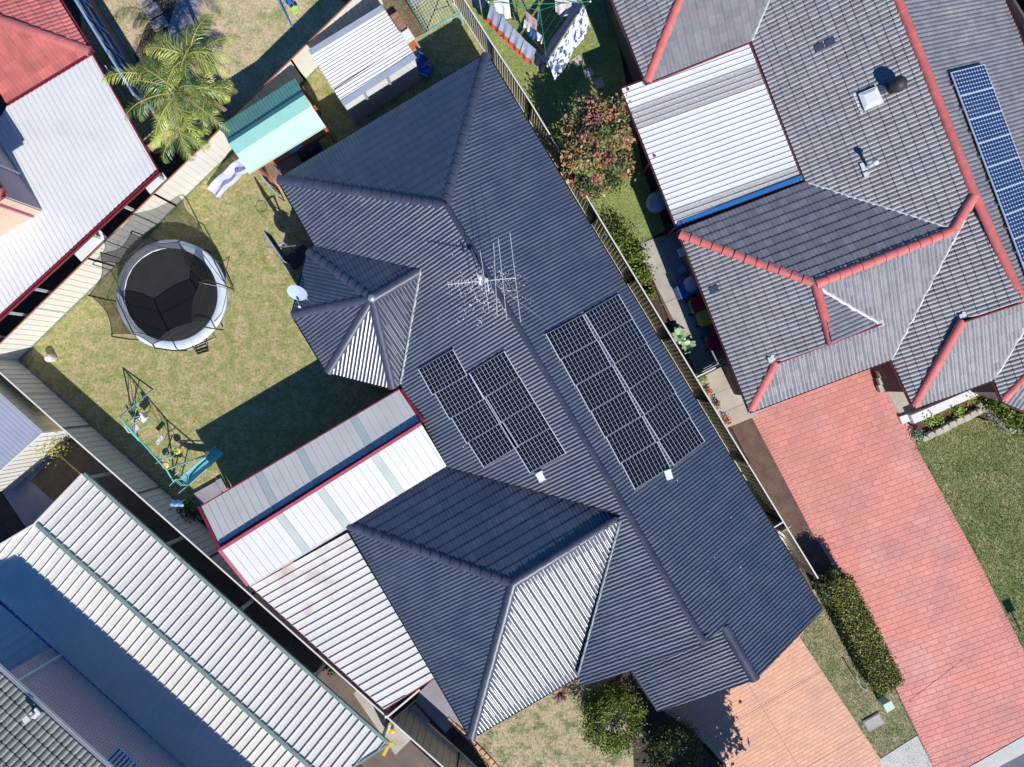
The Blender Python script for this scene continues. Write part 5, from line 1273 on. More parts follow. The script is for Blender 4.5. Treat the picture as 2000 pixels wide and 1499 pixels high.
# wavy slide
sl_ = thing('slide', 'pale lavender wavy slide going down from the green playhouse', 'slide', W(440,362,0))
path_ = [(484,318,1.10),(472,326,1.02),(463,331,.78),(454,341,.62),(446,349,.55),(438,355,.35),(428,364,.18),(417,378,.12)]
P = Wp(path_); n_ = len(P)
secs = []
for i in range((n_-1)*4+1):
    t = i/4; k = min(int(t), n_-2); f = t-k; a = P[max(k-1,0)]; b0 = P[k]; c = P[k+1]; d = P[min(k+2,n_-1)]
    secs.append(.5*((2*b0)+(c-a)*f+(2*a-5*b0+4*c-d)*f*f+(3*b0-a-3*c+d)*f**3))
V = []; Fc = []
for i, s in enumerate(secs):
    d = (secs[min(i+1,len(secs)-1)]-secs[max(i-1,0)]).normalized(); x = d.cross(Vector((0,0,1))).normalized(); up = x.cross(d)
    for a, h in ((-.27,-.1),(-.27,.14),(-.22,.15),(-.19,.02),(0,-.015),(.19,.02),(.22,.15),(.27,.14),(.27,-.1)): V.append(s+x*a*.98+up*h)
for i in range(len(secs)-1):
    for k in range(8): Fc.append((i*9+k,i*9+k+1,(i+1)*9+k+1,(i+1)*9+k))
mesh('slide_bed', V, Fc, 'lavender', sl_, smooth=True)
b = MB(); x = W(470,325,1); b.tube([(x.x,x.y,0),(x.x,x.y,.9)], .04, 8); b.build('support', 'lavender', sl_)
bx = boxthing('crate', 549,338,0,.38,.38,.55,.55,'navy','dark blue crate holding a white tub beside the playhouse steps','crate',lidn('white',.29))
boxthing('carton', 562,327,0,.36,.40,.5,.55,'off_white','pale printed carton beside the playhouse steps','box',lidn('light_blue',.26))
for k, (px, py, s) in enumerate(((595,290,.9),(575,305,.5))):
    b = MB(); b.box(W(px+12,py+4,.12), s, .5, .22, .5); b.box(W(px+16,py-2,.3), s*.5, .3, .12, .6); o = b.build('plastic_tub', 'navy'); tag(o, ('large' if k == 0 else 'small')+' dark blue tub in the shade below the playhouse', 'tub')
# ---------------------------------------------------------------- TRAMPOLINE
tr_ = thing('trampoline', 'round black trampoline with pale blue pad and tall net enclosure on the dry lawn', 'trampoline', W(346,587,0))
zt = .9; Ct = W(334,576,zt); RO, RI = 2.17, 1.86
def ring(c, r, z, n=48, ph=0): return [Vector((c.x+r*math.cos(2*math.pi*k/n+ph), c.y+r*math.sin(2*math.pi*k/n+ph), z)) for k in range(n)]
b = MB(); N_ = 64
for r, z in ((0,zt-.05),(RI*.5,zt-.045),(RI+.02,zt-.02)): b.V += [tuple(v) for v in ring(Ct,max(r,.001),z,N_)]
for i in range(2):
    for k in range(N_): b.F.append((i*N_+k,(i+1)*N_+k,(i+1)*N_+(k+1)%N_,i*N_+(k+1)%N_))
b.m = [0]*len(b.F); b.build('jumping_mat', 'mat_black', tr_, smooth=True)
b = MB(); prof = [(RI-.02,zt-.005),(RI+.03,zt+.03),(RO-.05,zt+.035),(RO+.02,zt+.0),(RO+.03,zt-.09)]
for i, (r, z) in enumerate(prof):
    for k in range(N_):
        a = 2*math.pi*k/N_; w = .006*math.sin(a*23)+.005*math.sin(a*57)
        b.V.append((Ct.x+(r+w)*math.cos(a), Ct.y+(r+w)*math.sin(a), z+w))
for i in range(4):
    for k in range(N_): b.F.append((i*N_+k,(i+1)*N_+k,(i+1)*N_+(k+1)%N_,i*N_+(k+1)%N_))
b.m = [0]*len(b.F); b.build('padding', 'pad', tr_, smooth=True)
b = MB(); b.tube(ring(Ct,RO-.03,zt-.1,48)+[ring(Ct,RO-.03,zt-.1,48)[0]], .03, 8, cap=False); b.build('frame', 'galv', tr_)
for k in range(4):
    a = k*math.pi/2+.4; p = Vector((Ct.x+RO*math.cos(a-.3), Ct.y+RO*math.sin(a-.3), 0)); q = Vector((Ct.x+RO*math.cos(a+.3), Ct.y+RO*math.sin(a+.3), 0)); b = MB()
    b.tube([p+Vector((0,0,zt-.1)), p+Vector((0,0,.03)), q+Vector((0,0,.03)), q+Vector((0,0,zt-.1))], .022, 8); b.build('leg', 'galv', tr_)
bases = [(229,588),(271,660),(347,683),(419,641),(437,561),(395,489),(306,474),(244,507)]
tops = []; zn = 2.75
for px, py in bases:
    v = W(px,py,zt); out = Vector((v.x-Ct.x, v.y-Ct.y, 0)).normalized(); p0 = Ct+out*(RO+.03); p0.z = .15
    p1 = p0.copy(); p1.z = zt+.5; p1 += out*.05; p2 = p0+out*.02; p2.z = zn-.12; p3 = p0-out*.10; p3.z = zn; tops.append(p3)
    b = MB(); b.tube([p0,p1,p2,p3], .026, 8); b.build('net_pole', 'black', tr_)
n_ = len(tops)
def sag(a, c, t, s=.10):
    v = a.lerp(c,t); o = Vector((Ct.x-v.x,Ct.y-v.y,0)); return v+o.normalized()*.18*math.sin(math.pi*t)-Vector((0,0,s*math.sin(math.pi*t)))
for k in range(n_):
    a, c = tops[k], tops[(k+1)%n_]
    V = []; S = 8; Rr = 5
    for j in range(Rr+1):
        f = j/Rr
        for i in range(S+1):
            t = i/S; top = sag(a,c,t); m_ = a.lerp(c,t); o = Vector((m_.x-Ct.x,m_.y-Ct.y,0)).normalized(); bot = Ct+o*(RI-.0); bot.z = zt
            V.append(top.lerp(bot, f)-o*.10*math.sin(math.pi*f))
    Fc = [(j*(S+1)+i,j*(S+1)+i+1,(j+1)*(S+1)+i+1,(j+1)*(S+1)+i) for j in range(Rr) for i in range(S)]
    mesh('net_panel', V, Fc, 'net', tr_, smooth=True)
    b = MB(); b.tube([sag(a,c,t/8) for t in range(9)], .012, 5); b.build('net_rope', 'black', tr_)
    for f in (2,4):
        b = MB(); b.tube([V[f*(S+1)+i] for i in range(S+1)], .009, 4); b.build('net_band', 'black', tr_)
lp = [W(376,676,.9),W(386,692,.02),W(407,686,.02),W(400,665,.9)]
b = MB(); b.tube(lp, .018, 6)
for t in (.3,.6,.9): b.beam(lp[0].lerp(lp[1],t), lp[3].lerp(lp[2],t), .07, .02)
b.build('ladder', 'black', tr_)
b = MB(); b.tube([W(388,552,2.6),W(437,562,1.2),W(455,568,1.6),W(436,642,1.6),W(419,641,1.2)], .014, 6); b.build('door_frame', 'galv', tr_)
# a bowl-like stool / gas bottle by the fence
o = MB(); o.lathe(W(105,700,0), [(.14,0),(.17,.05),(.17,.34),(.12,.40),(.05,.42)], 14); g_ = o.build('bucket', 'off_white', smooth=True); tag(g_, 'small white round bucket on the grass near the fence corner', 'bucket')
o = MB(); o.lathe(W(105,700,0)+Vector((0,0,.42)), [(.06,0),(.065,.03),(.03,.05)], 10); o.build('lid', 'white', g_)
# ---------------------------------------------------------------- SWING SET
sw = thing('swing_set', 'teal metal swing set with glider seat standing on the yellow lawn', 'swing set', W(310,860,0))
hz = 1.9; a0 = W(233,815,hz); a1 = W(325,918,hz-.1)
b = MB(); b.tube([a0,a1], .032, 8); b.build('top_bar', 'teal_paint', sw)
for pts in ([W(299,761,0),a0],[W(271,861,0),a0],[W(405,888,0),a1],[W(343,948,0),a1]):
    b = MB(); b.tube(pts, .03, 8); b.build('leg', 'teal_paint', sw)
b = MB(); b.tube([W(299,761,0).lerp(a0,.45),W(271,861,0).lerp(a0,.45)], .02, 6); b.tube([W(405,888,0).lerp(a1,.45),W(343,948,0).lerp(a1,.45)], .02, 6); b.build('cross_brace', 'teal_paint', sw)
# glider
b = MB(); gz = .55
b.tube([a0.lerp(a1,.12),W(250,820,gz),W(285,809,gz),W(293,822,gz),W(290,832,gz),W(262,847,gz),a0.lerp(a1,.3)], .016, 6); b.tube([a0.lerp(a1,.16),W(262,840,gz)], .014,6); b.tube([a0.lerp(a1,.22),W(275,822,gz)], .014,6); b.build('glider_frame', 'teal_paint', sw)
b = MB(); c = W(281,816,.5); b.box(c, .34,.26,.05,.9); b.box(c+Vector((.12,.1,.18)), .06,.3,.3,.9); b.build('seat', 'white', sw)
b = MB(); c = W(263,836,.5); b.box(c, .34,.30,.05,.6); b.box(c+Vector((-.14,-.05,.18)), .06,.3,.3,.6); b.build('seat', 'off_white', sw)
for (x, y, s) in ((347,881,.3),(324,909,.3)):
    b = MB(); b.lathe(W(x,y,.45), [(.10,0),(.15,.02),(.14,.06),(.05,.05)], 12); b.build('seat', 'yellow', sw, smooth=True)
b = MB(); b.tube([W(324,909,.45),W(336,893,.75),W(347,881,.45)], .022, 6); b.tube([a0.lerp(a1,.75),W(330,893,.8)], .012,6); b.tube([a0.lerp(a1,.82),W(340,890,.8)], .012,6); b.build('glider_frame', 'teal_paint', sw)
for t in (.45,.52):
    p = a0.lerp(a1,t); b = MB(); b.tube([p,(p.x,p.y,.55)], .01, 5); b.build('swing_chain', 'galv', sw)
p = a0.lerp(a1,.485); b = MB(); b.box((p.x,p.y,.52), .42,.16,.03,.85); b.build('seat', 'off_white', sw)
b = MB(); b.tube([W(304,906,.9),W(318,897,.7),W(330,880,.7),W(345,872,.7)], .014, 6); b.build('glider_frame', 'teal_paint', sw)
# slide of the set
P0, P1 = W(361,942,1.25), W(430,880,.12); d = (P1-P0).normalized(); x = d.cross(Vector((0,0,1))).normalized(); u_ = x.cross(d)
V = []; S = 14
for i in range(S+1):
    t = i/S; p = P0.lerp(P1,t)-Vector((0,0,.10*math.sin(math.pi*t)))+(Vector((0,0,.06)) if i == S else Vector())
    for a, h in ((-.21,.08),(-.17,.0),(0,-.01),(.17,.0),(.21,.08)): V.append(p+x*a+u_*h)
Fc = [(i*5+k,i*5+k+1,(i+1)*5+k+1,(i+1)*5+k) for i in range(S) for k in range(4)]
sl2 = mesh('slide_bed', V, Fc, 'teal_slide', None, smooth=True); tag(sl2, 'straight teal slide at the end of the swing set', 'slide')
for s in (-.22,.22):
    b = MB(); b.tube([P0+x*s+u_*.09, P1+x*s+u_*.09], .02, 6); b.build('side_rail', 'teal_slide_light', sl2)
b = MB(); 
for s in (-.18,.18): b.tube([P0+x*s, W(343,944,.0)+x*s], .02, 6)
for t in (.25,.5,.75): b.tube([P0.lerp(W(343,944,0),t)-x*.18, P0.lerp(W(343,944,0),t)+x*.18], .016, 6)
b.tube([P0+x*.2, P0+x*.25+Vector((0,0,.35)), P0+x*.22-d*.35+Vector((0,0,.3))], .014, 6); b.tube([P0-x*.2, P0-x*.25+Vector((0,0,.35)), P0-x*.22-d*.35+Vector((0,0,.3))], .014, 6); b.build('ladder', 'teal_slide_light', sl2)
# towel on the fence
V = []; c = W(344,986,1.8); 
for i in range(9):
    for j in range(6): V.append(c+Vector(((i-4)*.06+.02*math.sin(j*2.1), (j-2)*.05+.02*math.sin(i*1.7), -.02-abs(j-2)*.04+.02*math.sin(i*2+j))))
o = mesh('towel', V, [(j+i*6,j+1+i*6,j+7+i*6,j+6+i*6) for i in range(8) for j in range(5)], 'light_blue', None, smooth=True); tag(o, 'crumpled light blue towel hanging over the shaded fence', 'towel')

# ---------------------------------------------------------------- BASKETBALL HOOP, LOOSE HOOP RINGS
bk = thing('basketball_hoop', 'portable basketball hoop with dark board and orange ring near the bay roof', 'basketball hoop', W(575,500,0))
b = MB(); bb0, bb1 = W(516,453,2.7), W(556,512,2.7); b.beam(bb0-Vector((0,0,.25)), bb1-Vector((0,0,.25)), .04, .75); b.build('backboard', 'light_blue', bk)
b = MB(); off = Vector((.03,.02,0)); b.beam(bb0+off-Vector((0,0,.25)), bb1+off-Vector((0,0,.25)), .02, .7); b.build('board_back', 'charcoal', bk)
c = W(526,495,2.35); b = MB(); rr = [c+Vector((.225*math.cos(2*math.pi*k/20),.225*math.sin(2*math.pi*k/20),0)) for k in range(21)]; b.tube(rr, .012, 6, cap=False); b.build('rim', 'orange_timber', bk)
b = MB(); b.tube([W(541,480,2.4),W(553,474,2.35),W(568,486,1.2),W(577,494,.3)], .04, 8); b.tube([W(541,484,2.2),W(577,480,1.6)], .02,6); b.build('pole', 'galv', bk)
b = MB(); c = W(583,503,.12); b.box(c, .9,.6,.22,.6); b.build('base', 'charcoal', bk)
b = MB()
for k in range(12):
    a = 2*math.pi*k/12; c = W(526,495,2.35); b.tube([c+Vector((.22*math.cos(a),.22*math.sin(a),0)), c+Vector((.13*math.cos(a+.26),.13*math.sin(a+.26),-.38))], .004, 3)
b.build('basket_net', 'white', bk)
# ---------------------------------------------------------------- CLOTHESLINE
cl = thing('clothesline', 'green rotary clothesline with washing on four long arms', 'clothesline', W(1050,58,0))
hz = 2.0; hub = W(1053,8,hz)
b = MB(); b.tube([(hub.x,hub.y,0),(hub.x,hub.y,hz+.1)], .035, 8); b.build('mast', 'galv', cl)
tips = [W(954,4,hz),W(1153,3,hz),W(1069,129,hz),W(1040,-125,hz)]
for t in tips:
    b = MB(); b.tube([hub, hub.lerp(t,.55)-Vector((0,0,.05)), t], .016, 6); b.tube([hub-Vector((0,0,.5)), hub.lerp(t,.45)-Vector((0,0,.03))], .012,6); b.build('arm', 'green_plastic', cl)
    b = MB(); b.lathe(t-Vector((0,0,.03)), [(.035,0),(.04,.03),(.02,.06)], 8); b.build('arm_cap', 'white', cl)
od = [tips[0],tips[2],tips[1],tips[3]]
for s in (.35,.5,.65,.8,.97):
    b = MB(); q = [hub.lerp(t,s) for t in od]; b.tube(q+[q[0]], .004, 4, cap=False); b.build('line_wire', 'galv', cl)
def cloth(a, c, drop, m, label, cat='washing', name='towel', group=None, wave=.03, lean=(0,0), hem=None):
    S, R_ = 14, 8; V = []; a = Vector(a); c = Vector(c); d = (c-a).normalized(); n = Vector((-d.y,d.x,0)); ph = random.uniform(0,6)
    for j in range(R_+1):
        for i in range(S+1):
            t = i/S; f = j/R_; V.append(a.lerp(c,t)+n*(wave*f*math.sin(t*11+ph)+.01)+Vector((lean[0]*f, lean[1]*f, -drop*f)))
    o = mesh(name, V, [(j*(S+1)+i,j*(S+1)+i+1,(j+1)*(S+1)+i+1,(j+1)*(S+1)+i) for j in range(R_) for i in range(S)], m, None, smooth=True)
    tag(o, label, cat, group)
    if hem:
        V2 = [v+n*(.012 if lean[0] < 0 else -.012)+Vector((-.008,-.01,.004)) for j in (R_-2,R_-1,R_) for v in V[j*(S+1):(j+1)*(S+1)]]
        mesh('hem', V2, [(j*(S+1)+i,j*(S+1)+i+1,(j+1)*(S+1)+i+1,(j+1)*(S+1)+i) for j in range(2) for i in range(S)], hem, o, smooth=True)
    return o
for k, (a, c, w_) in enumerate((((958,9),(978,33),'topmost'),((980,32),(1001,54),'second from the top'),((1002,55),(1024,77),'third from the top'),((1024,78),(1047,98),'lowest'))):
    cloth(W(*a,hz),W(*c,hz),.8,'towel_blue',w_+' pale towel with red hem on the left line','towel','towel','towels on the left line',lean=(-.18,-.22),hem='towel_red')
cloth(W(1048,98,hz),W(1067,122,hz),.75,'navy','dark navy garment beside the lowest pale towel','clothes','shirt',lean=(-.1,-.1))
cloth(W(1141,10,hz),W(1070,120,hz),.9,'print_cloth','long white sheet printed with dark navy branches','sheet','bed_sheet',lean=(.34,-.34),wave=.04)
cloth(W(1139,8,hz+.02),W(1068,118,hz+.02),.06,'navy','navy folded edge of fabric over the right line','cloth','folded_cloth',lean=(-.22,.18))
cloth(W(1027,22,hz),W(1049,41,hz),.5,'pink_cloth','pinkish checked cloth on an inner line','cloth','cloth',lean=(-.02,-.3))
cloth(W(1024,38,1.9),W(1038,52,1.9),.3,'white','small white garment on an inner line','clothes','garment',lean=(-.02,-.15))
cloth(W(1037,53,1.9),W(1047,64,1.9),.35,'blue_plastic','small blue garment on an inner line','clothes','garment',lean=(-.02,-.15))
cloth(W(1048,62,1.9),W(1060,72,1.9),.28,'white','white garment nearest the long arm','clothes','garment',lean=(-.02,-.15))
cloth(W(962,-14,hz),W(994,2,hz),.5,'white','white shirt hanging at the upper left of the clothesline','shirt','shirt',lean=(.05,-.45),wave=.06)
cloth(W(1083,-8,hz),W(1116,6,hz),.5,'off_white','pale patterned shirt hanging at the upper right of the clothesline','shirt','shirt',lean=(.05,-.4),wave=.06)
cloth(W(1112,-6,hz),W(1132,6,hz),.4,'towel_blue','grey blue cloth beside the patterned shirt','cloth','cloth',lean=(.05,-.3),wave=.04)
# stepping stones
me = None
for k, (px, py, w_) in enumerate(((1107,92,'topmost'),(1128,120,'second'),(1149,143,'third'),(1170,164,'lowest'))):
    if me is None:
        mb = MB(); mb.hexa([(-.2,-.2,-.05),(.2,-.2,-.05),(.2,.2,-.05),(-.2,.2,-.05)],[(-.19,-.19,.03),(.19,-.19,.03),(.19,.19,.03),(-.19,.19,.03)])
        me = bpy.data.meshes.new('stepping_stone'); me.from_pydata(mb.V,[],mb.F); me.materials.append(M['stone'])
    o = bpy.data.objects.new('stepping_stone', me); COL.objects.link(o); o.location = W(px,py,0); o.rotation_euler = (0,0,.55+random.uniform(-.1,.1))
    tag(o, w_+' of the square stepping stones in the green lawn', 'stepping stone', 'square stepping stones by the clothesline')
sheet('path', [(905,-40),(960,-40),(948,14),(938,20),(922,5)], .02, 'concrete', 'small concrete pad at the top beside the clothesline')

# ---------------------------------------------------------------- TREES AND PLANTS
def tree(name, label, base, crown, rad, h, n, size, lm, cat='tree', trunk='trunk', nb=7, clump=34, kind=None, flat=.7, tb=.5, hole=None, group=None, tr_r=.06, spread=1.0, leafvar=.2):
    """leaves gathered in clumps at branch ends; crown centre/rad in metres"""
    t = thing(name, label, cat, base, group); P = []; T = []
    cl_ = []
    for k in range(clump):
        while True:
            v = rng.normal(size=3); v /= np.linalg.norm(v); r = rng.uniform(.45,1.0)**.6
            if v[2] > -.5: break
        p = np.array(crown)+v*r*np.array([rad[0],rad[1],rad[2]])
        if hole is not None and np.hypot(*(p[:2]-np.array(hole[:2]))) < hole[2] and p[2] > crown[2]-.3: continue
        cl_.append(p)
    per = max(1, n//len(cl_))
    for p in cl_:
        s = rng.uniform(.14,.30)*max(rad[0],rad[1])*spread; q = rng.normal(size=(per,3))*np.array([s,s,s*flat])*.62+p
        P.append(q); T.append(np.clip(rng.normal(tb,.27)+rng.normal(0,leafvar,per),0,1))
    P = np.vstack(P); P[:,2] = np.maximum(P[:,2],.05); T = np.concatenate(T)
    if hole is not None:
        ok = ~((np.hypot(P[:,0]-hole[0], P[:,1]-hole[1]) < hole[2]*.85) & (rng.random(len(P)) < .93)); P = P[ok]; T = T[ok]
    leaves('crown' if cat == 'tree' else 'foliage', P, size, T, lm, t)
    b = MB(); top = Vector(crown); b.tube([Vector(base), Vector(base).lerp(top,.5)+Vector((.03,.02,0)), top], tr_r, 7, radii=[tr_r,tr_r*.75,tr_r*.3])
    for p in cl_[:nb*2]:
        b.tube([Vector(base).lerp(top,random.uniform(.3,.8)), Vector(tuple(p))], .02, 5, radii=[tr_r*.4,.01])
    b.build('trunk', trunk, t); return t
c = W(1166,288,2.1)
tree('photinia_tree', 'bushy tree with red and orange leaf tips beside the cream fence', W(1156,318,0), tuple(c), (1.42,1.85,1.1), 3, 9000, .075, 'leaf_red', clump=120, tb=.52, spread=.55, leafvar=.12)
for px, py in ((1120,190),(1180,180),(1215,215),(1110,240)): pass
# dark shrub casting shade on the lawn is the tree itself; small plants along the fence
def plant(px, py, r, label, lm, n=260, size=.06, h=.35, cat='plant', group=None, name='garden_plant', z=0.0):
    base = W(px,py,z); t = thing(name, label, cat, base, group); P = rng.normal(size=(n,3))*np.array([r*.5,r*.5,h*.35])+np.array([base.x,base.y,z+h*.55]); P[:,2] = np.maximum(P[:,2],z+.03)
    leaves('foliage', P, size, np.clip(rng.normal(.5,.3,n),0,1), lm, t)
    b = MB(); 
    for k in range(4): b.tube([base, base+Vector((random.uniform(-r,r)*.5,random.uniform(-r,r)*.5,h*.7))], .008, 4)
    b.build('stems', 'trunk', t); return t
for px, py, r, l in ((1215,470,.5,'leafy green shrub beside the corner of the concrete path, upper one'),(1238,505,.45,'leafy green shrub beside the concrete path, middle one'),(1252,540,.4,'leafy green shrub beside the concrete path, lowest one')):
    plant(px,py,r,l,'leaf_bush',700,.055,.6,'shrub',None,'shrub')
plant(1195,445,.45,'dark shrub against the fence above the concrete path','leaf_dull',500,.05,.5,'shrub',None,'shrub')
plant(1270,578,.2,'small green plant in the bare bed by the fence','leaf_bush',160,.05,.3)
def agave(px, py, r, label, z=.1, n=9, lm='leaf_agave', name='broad_leaf_plant', w=.09, lift=.5, cat='plant'):
    base = W(px,py,z); t = thing(name, label, cat, base); V = []; ts = []
    for k in range(n):
        a = 2*math.pi*k/n+random.uniform(-.25,.25); d = Vector((math.cos(a),math.sin(a),0)); x = Vector((-d.y,d.x,0)); L = r*random.uniform(.7,1.15)
        pr = [(0,w*.35,.02),(.35*L,w,lift*r),(.7*L,w*.9,lift*r*1.2),(L,.004,lift*r*.9)]
        for i in range(3):
            (l0,w0,h0),(l1,w1,h1) = pr[i],pr[i+1]; V += [base+d*l0-x*w0+Vector((0,0,h0)), base+d*l0+x*w0+Vector((0,0,h0)), base+d*l1+x*w1+Vector((0,0,h1)), base+d*l1-x*w1+Vector((0,0,h1))]; ts.append(random.random())
    leafmesh('leaves', np.array([tuple(v) for v in V]), len(ts), 4, np.array(ts), lm, t); return t
agave(1325,656,.38,'pale green broad leafed plant above the other beside the fence'); agave(1341,676,.36,'pale green broad leafed plant nearest the low gate')
for px, py, l, lm in ((1371,740,'small lime plant just below the low gate','leaf_lime'),(1383,765,'small reddish plant beside the warm concrete','flower_red'),(1398,790,'mixed green and red plant beside the warm concrete','leaf_red'),(1417,822,'orange red flower clump at the end of the warm concrete','flower_red')):
    plant(px,py,.17,l,lm,150,.04,.25)
# weeds in the gap between fence and dark roof
P = []; 
for k in range(2600):
    t = rng.random(); a = np.array(W(1255,640,0)[:2]); c = np.array(W(1452,960,0)[:2]); q = a+(c-a)*t; P.append((q[0]+rng.normal(0,.10), q[1]+rng.normal(0,.10), abs(rng.normal(0,.10))+.02))
o = leaves('weeds', np.array(P), .05, rng.random(2600), 'leaf_bush', None, 'stuff'); tag(o, 'green weeds growing along the foot of the fence')
P = []
for k in range(900):
    t = rng.random(); a = np.array(W(1000,210,0)[:2]); c = np.array(W(1240,600,0)[:2]); q = a+(c-a)*t; P.append((q[0]+rng.normal(0,.08), q[1]+rng.normal(0,.08), abs(rng.normal(0,.05))+.02))
o = leaves('weeds', np.array(P), .04, rng.random(900), 'leaf_lime', None, 'stuff'); tag(o, 'sparse weeds along the upper part of the fence')
# clipped bushes
c1 = W(1196,1404,1.35); tree('round_bush', 'clipped round bush with a bare dark hollow on top by the porch', W(1190,1370,0), tuple(c1), (1.22,1.22,.85), 2, 11000, .045, 'leaf_bush', cat='bush', clump=150, tb=.5, hole=(c1.x+.12,c1.y-.05,.52), trunk='dead_twig', nb=20, tr_r=.04)
c2 = W(1316,1468,1.25); tree('round_bush', 'duller round bush with bare twigs at the bottom edge', W(1308,1430,0), tuple(c2), (1.0,1.12,.8), 2, 8000, .045, 'leaf_dull', cat='bush', clump=120, tb=.45, hole=(c2.x+.05,c2.y-.2,.42), trunk='dead_twig', nb=20, tr_r=.04)
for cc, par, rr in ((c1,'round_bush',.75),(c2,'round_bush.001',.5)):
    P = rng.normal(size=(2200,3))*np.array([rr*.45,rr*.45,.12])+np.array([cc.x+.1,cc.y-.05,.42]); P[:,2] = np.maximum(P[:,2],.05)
    leaves('shade_leaves', P, .06, rng.random(2200)*.3, 'leaf_dark', bpy.data.objects[par])  # dark leaves added as the shade inside the bush hollows
for cc, n_, nm in ((c1,60,'upper'),(c2,40,'lower')):
    b = MB()
    for k in range(n_):
        a = rng.uniform(0,6.28); r = rng.uniform(.05,.5); b.tube([Vector((cc.x,cc.y,.5)), Vector((cc.x+r*math.cos(a),cc.y+r*math.sin(a),rng.uniform(.9,1.35)))], .008, 4)
    o = b.build('dead_branches', 'dead_twig'); tag(o, 'bare grey twigs inside the '+nm+' round bush', 'twigs')
agave(1093,1352,.42,'spiky crimson plant under the bright roof slope', z=.2, n=22, lm='leaf_crimson', name='spiky_plant', w=.022)
o = MB(); o.box(W(1255,1434,.05), .28,.16,.1,.3); k = o.build('paving_brick', 'brick_salmon'); tag(k, 'single salmon brick lying between the two round bushes', 'brick')
# hedge
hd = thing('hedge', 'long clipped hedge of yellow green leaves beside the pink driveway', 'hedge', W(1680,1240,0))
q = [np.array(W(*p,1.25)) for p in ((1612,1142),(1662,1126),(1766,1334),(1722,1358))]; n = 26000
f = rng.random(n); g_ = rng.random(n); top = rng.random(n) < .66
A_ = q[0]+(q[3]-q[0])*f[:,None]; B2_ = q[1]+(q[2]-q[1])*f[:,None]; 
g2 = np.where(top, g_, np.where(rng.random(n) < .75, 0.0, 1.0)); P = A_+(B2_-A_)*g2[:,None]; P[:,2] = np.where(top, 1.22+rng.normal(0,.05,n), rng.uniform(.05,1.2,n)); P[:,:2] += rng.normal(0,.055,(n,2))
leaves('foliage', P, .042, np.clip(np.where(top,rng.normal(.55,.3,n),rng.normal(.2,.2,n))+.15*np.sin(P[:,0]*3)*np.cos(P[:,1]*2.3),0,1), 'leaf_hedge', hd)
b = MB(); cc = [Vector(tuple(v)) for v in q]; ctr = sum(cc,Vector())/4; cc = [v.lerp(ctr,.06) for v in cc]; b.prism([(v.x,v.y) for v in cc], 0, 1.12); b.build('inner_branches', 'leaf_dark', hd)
tree('shrub', 'loose dark leaved shrub at the top end of the hedge', W(1628,1135,0), tuple(W(1622,1142,1.0)), (.75,.55,.5), 1.3, 2200, .05, 'leaf_dull', cat='shrub', clump=26)
o = MB(); o.box(W(1729,1374,.25), .34,.3,.5,.5); k = o.build('utility_box', 'mint_roof'); tag(k, 'small pale green utility box at the end of the hedge', 'utility box'); b = MB(); b.box(W(1729,1374,.25)+Vector((0,0,.27)), .38,.34,.04,.5); b.build('lid','mint_roof',k)
o = MB(); o.box(W(1706,1411,.02), .78,.52,.06,.5); k = o.build('pit_lid', 'stone_dark'); tag(k, 'grey concrete pit lid set in the patchy grass', 'pit lid'); b = MB(); b.box(W(1706,1411,.03)+Vector((0,0,.025)), .68,.42,.02,.5); b.build('cover_plate','concrete',k)
b = MB(); b.tube([W(1690,1347,.0),W(1682,1342,.3),W(1672,1322,.55),W(1667,1312,.35)], .02, 6); k = b.build('stake', 'galv'); tag(k, 'bent metal stake standing in the grass by the hedge', 'stake'); b = MB(); b.lathe(W(1690,1347,0), [(.05,0),(.05,.04),(.02,.06)], 8); b.build('foot','galv',k)
# out of frame garden tree whose shade falls on the salmon driveway
tree('tree', 'garden tree below the lower edge shading the salmon driveway', W(1460,1640,0), tuple(W(1462,1655,2.9)), (1.5,2.0,1.3), 4, 16000, .13, 'leaf_dull', clump=90)
# letter box right
mbx = thing('letterbox', 'small dark letterbox post on the green lawn at the right edge', 'letterbox', W(1993,1232,0))
b = MB(); b.tube([W(1993,1232,0),W(1993,1232,.0)+Vector((0,0,.85))], .03, 6); b.build('post','galv',mbx); b = MB(); b.box(W(1993,1232,0)+Vector((0,0,1.0)), .34,.24,.3,.4); b.build('box','charcoal',mbx)
# bins and clutter under the neighbour's eave
def bin_(px, py, lid, label, rz=.35):
    t = thing('wheelie_bin', label, 'wheelie bin', W(px,py,0)); c = W(px,py,0); R = Matrix.Rotation(rz,3,'Z')
    b = MB(); q0 = [c+R@Vector((a*.24,e*.26,.05)) for a,e in ((-1,-1),(1,-1),(1,1),(-1,1))]; q1 = [c+R@Vector((a*.29,e*.34,.95)) for a,e in ((-1,-1),(1,-1),(1,1),(-1,1))]; b.hexa(q0,q1); b.build('bin_body', 'green_plastic', t)
    b = MB(); q0 = [c+R@Vector((a*.32,e*.38,.96)) for a,e in ((-1,-1),(1,-1),(1,1),(-1,1))]; q1 = [c+R@Vector((a*.27,e*.32,1.05)) for a,e in ((-1,-1),(1,-1),(1,1),(-1,1))]; b.hexa(q0,q1); b.build('lid', lid, t)
    b = MB(); b.beam(c+R@Vector((-.2,.40,.95)), c+R@Vector((.2,.40,.95)), .04,.04); b.build('handle', lid, t)
    for s in (-1,1): b = MB(); w = c+R@Vector((s*.27,.3,.1)); b.tube([w-R@Vector((.03,0,0)),w+R@Vector((.03,0,0))], .1, 10); b.build('wheel','black',t)
    return t
bin_(1357,599,'red_plastic','wheelie bin with a dark red lid under the tiled eave',1.9); yb = bin_(1370,622,'yellow_bin','wheelie bin with a bright yellow lid under the tiled eave',1.9)
b = MB(); c = W(1370,622,1.06)
for k in range(3): b.box(c+Vector((-.06+.07*k,.05-.02*k,.012)), .05,.10,.01,.35)
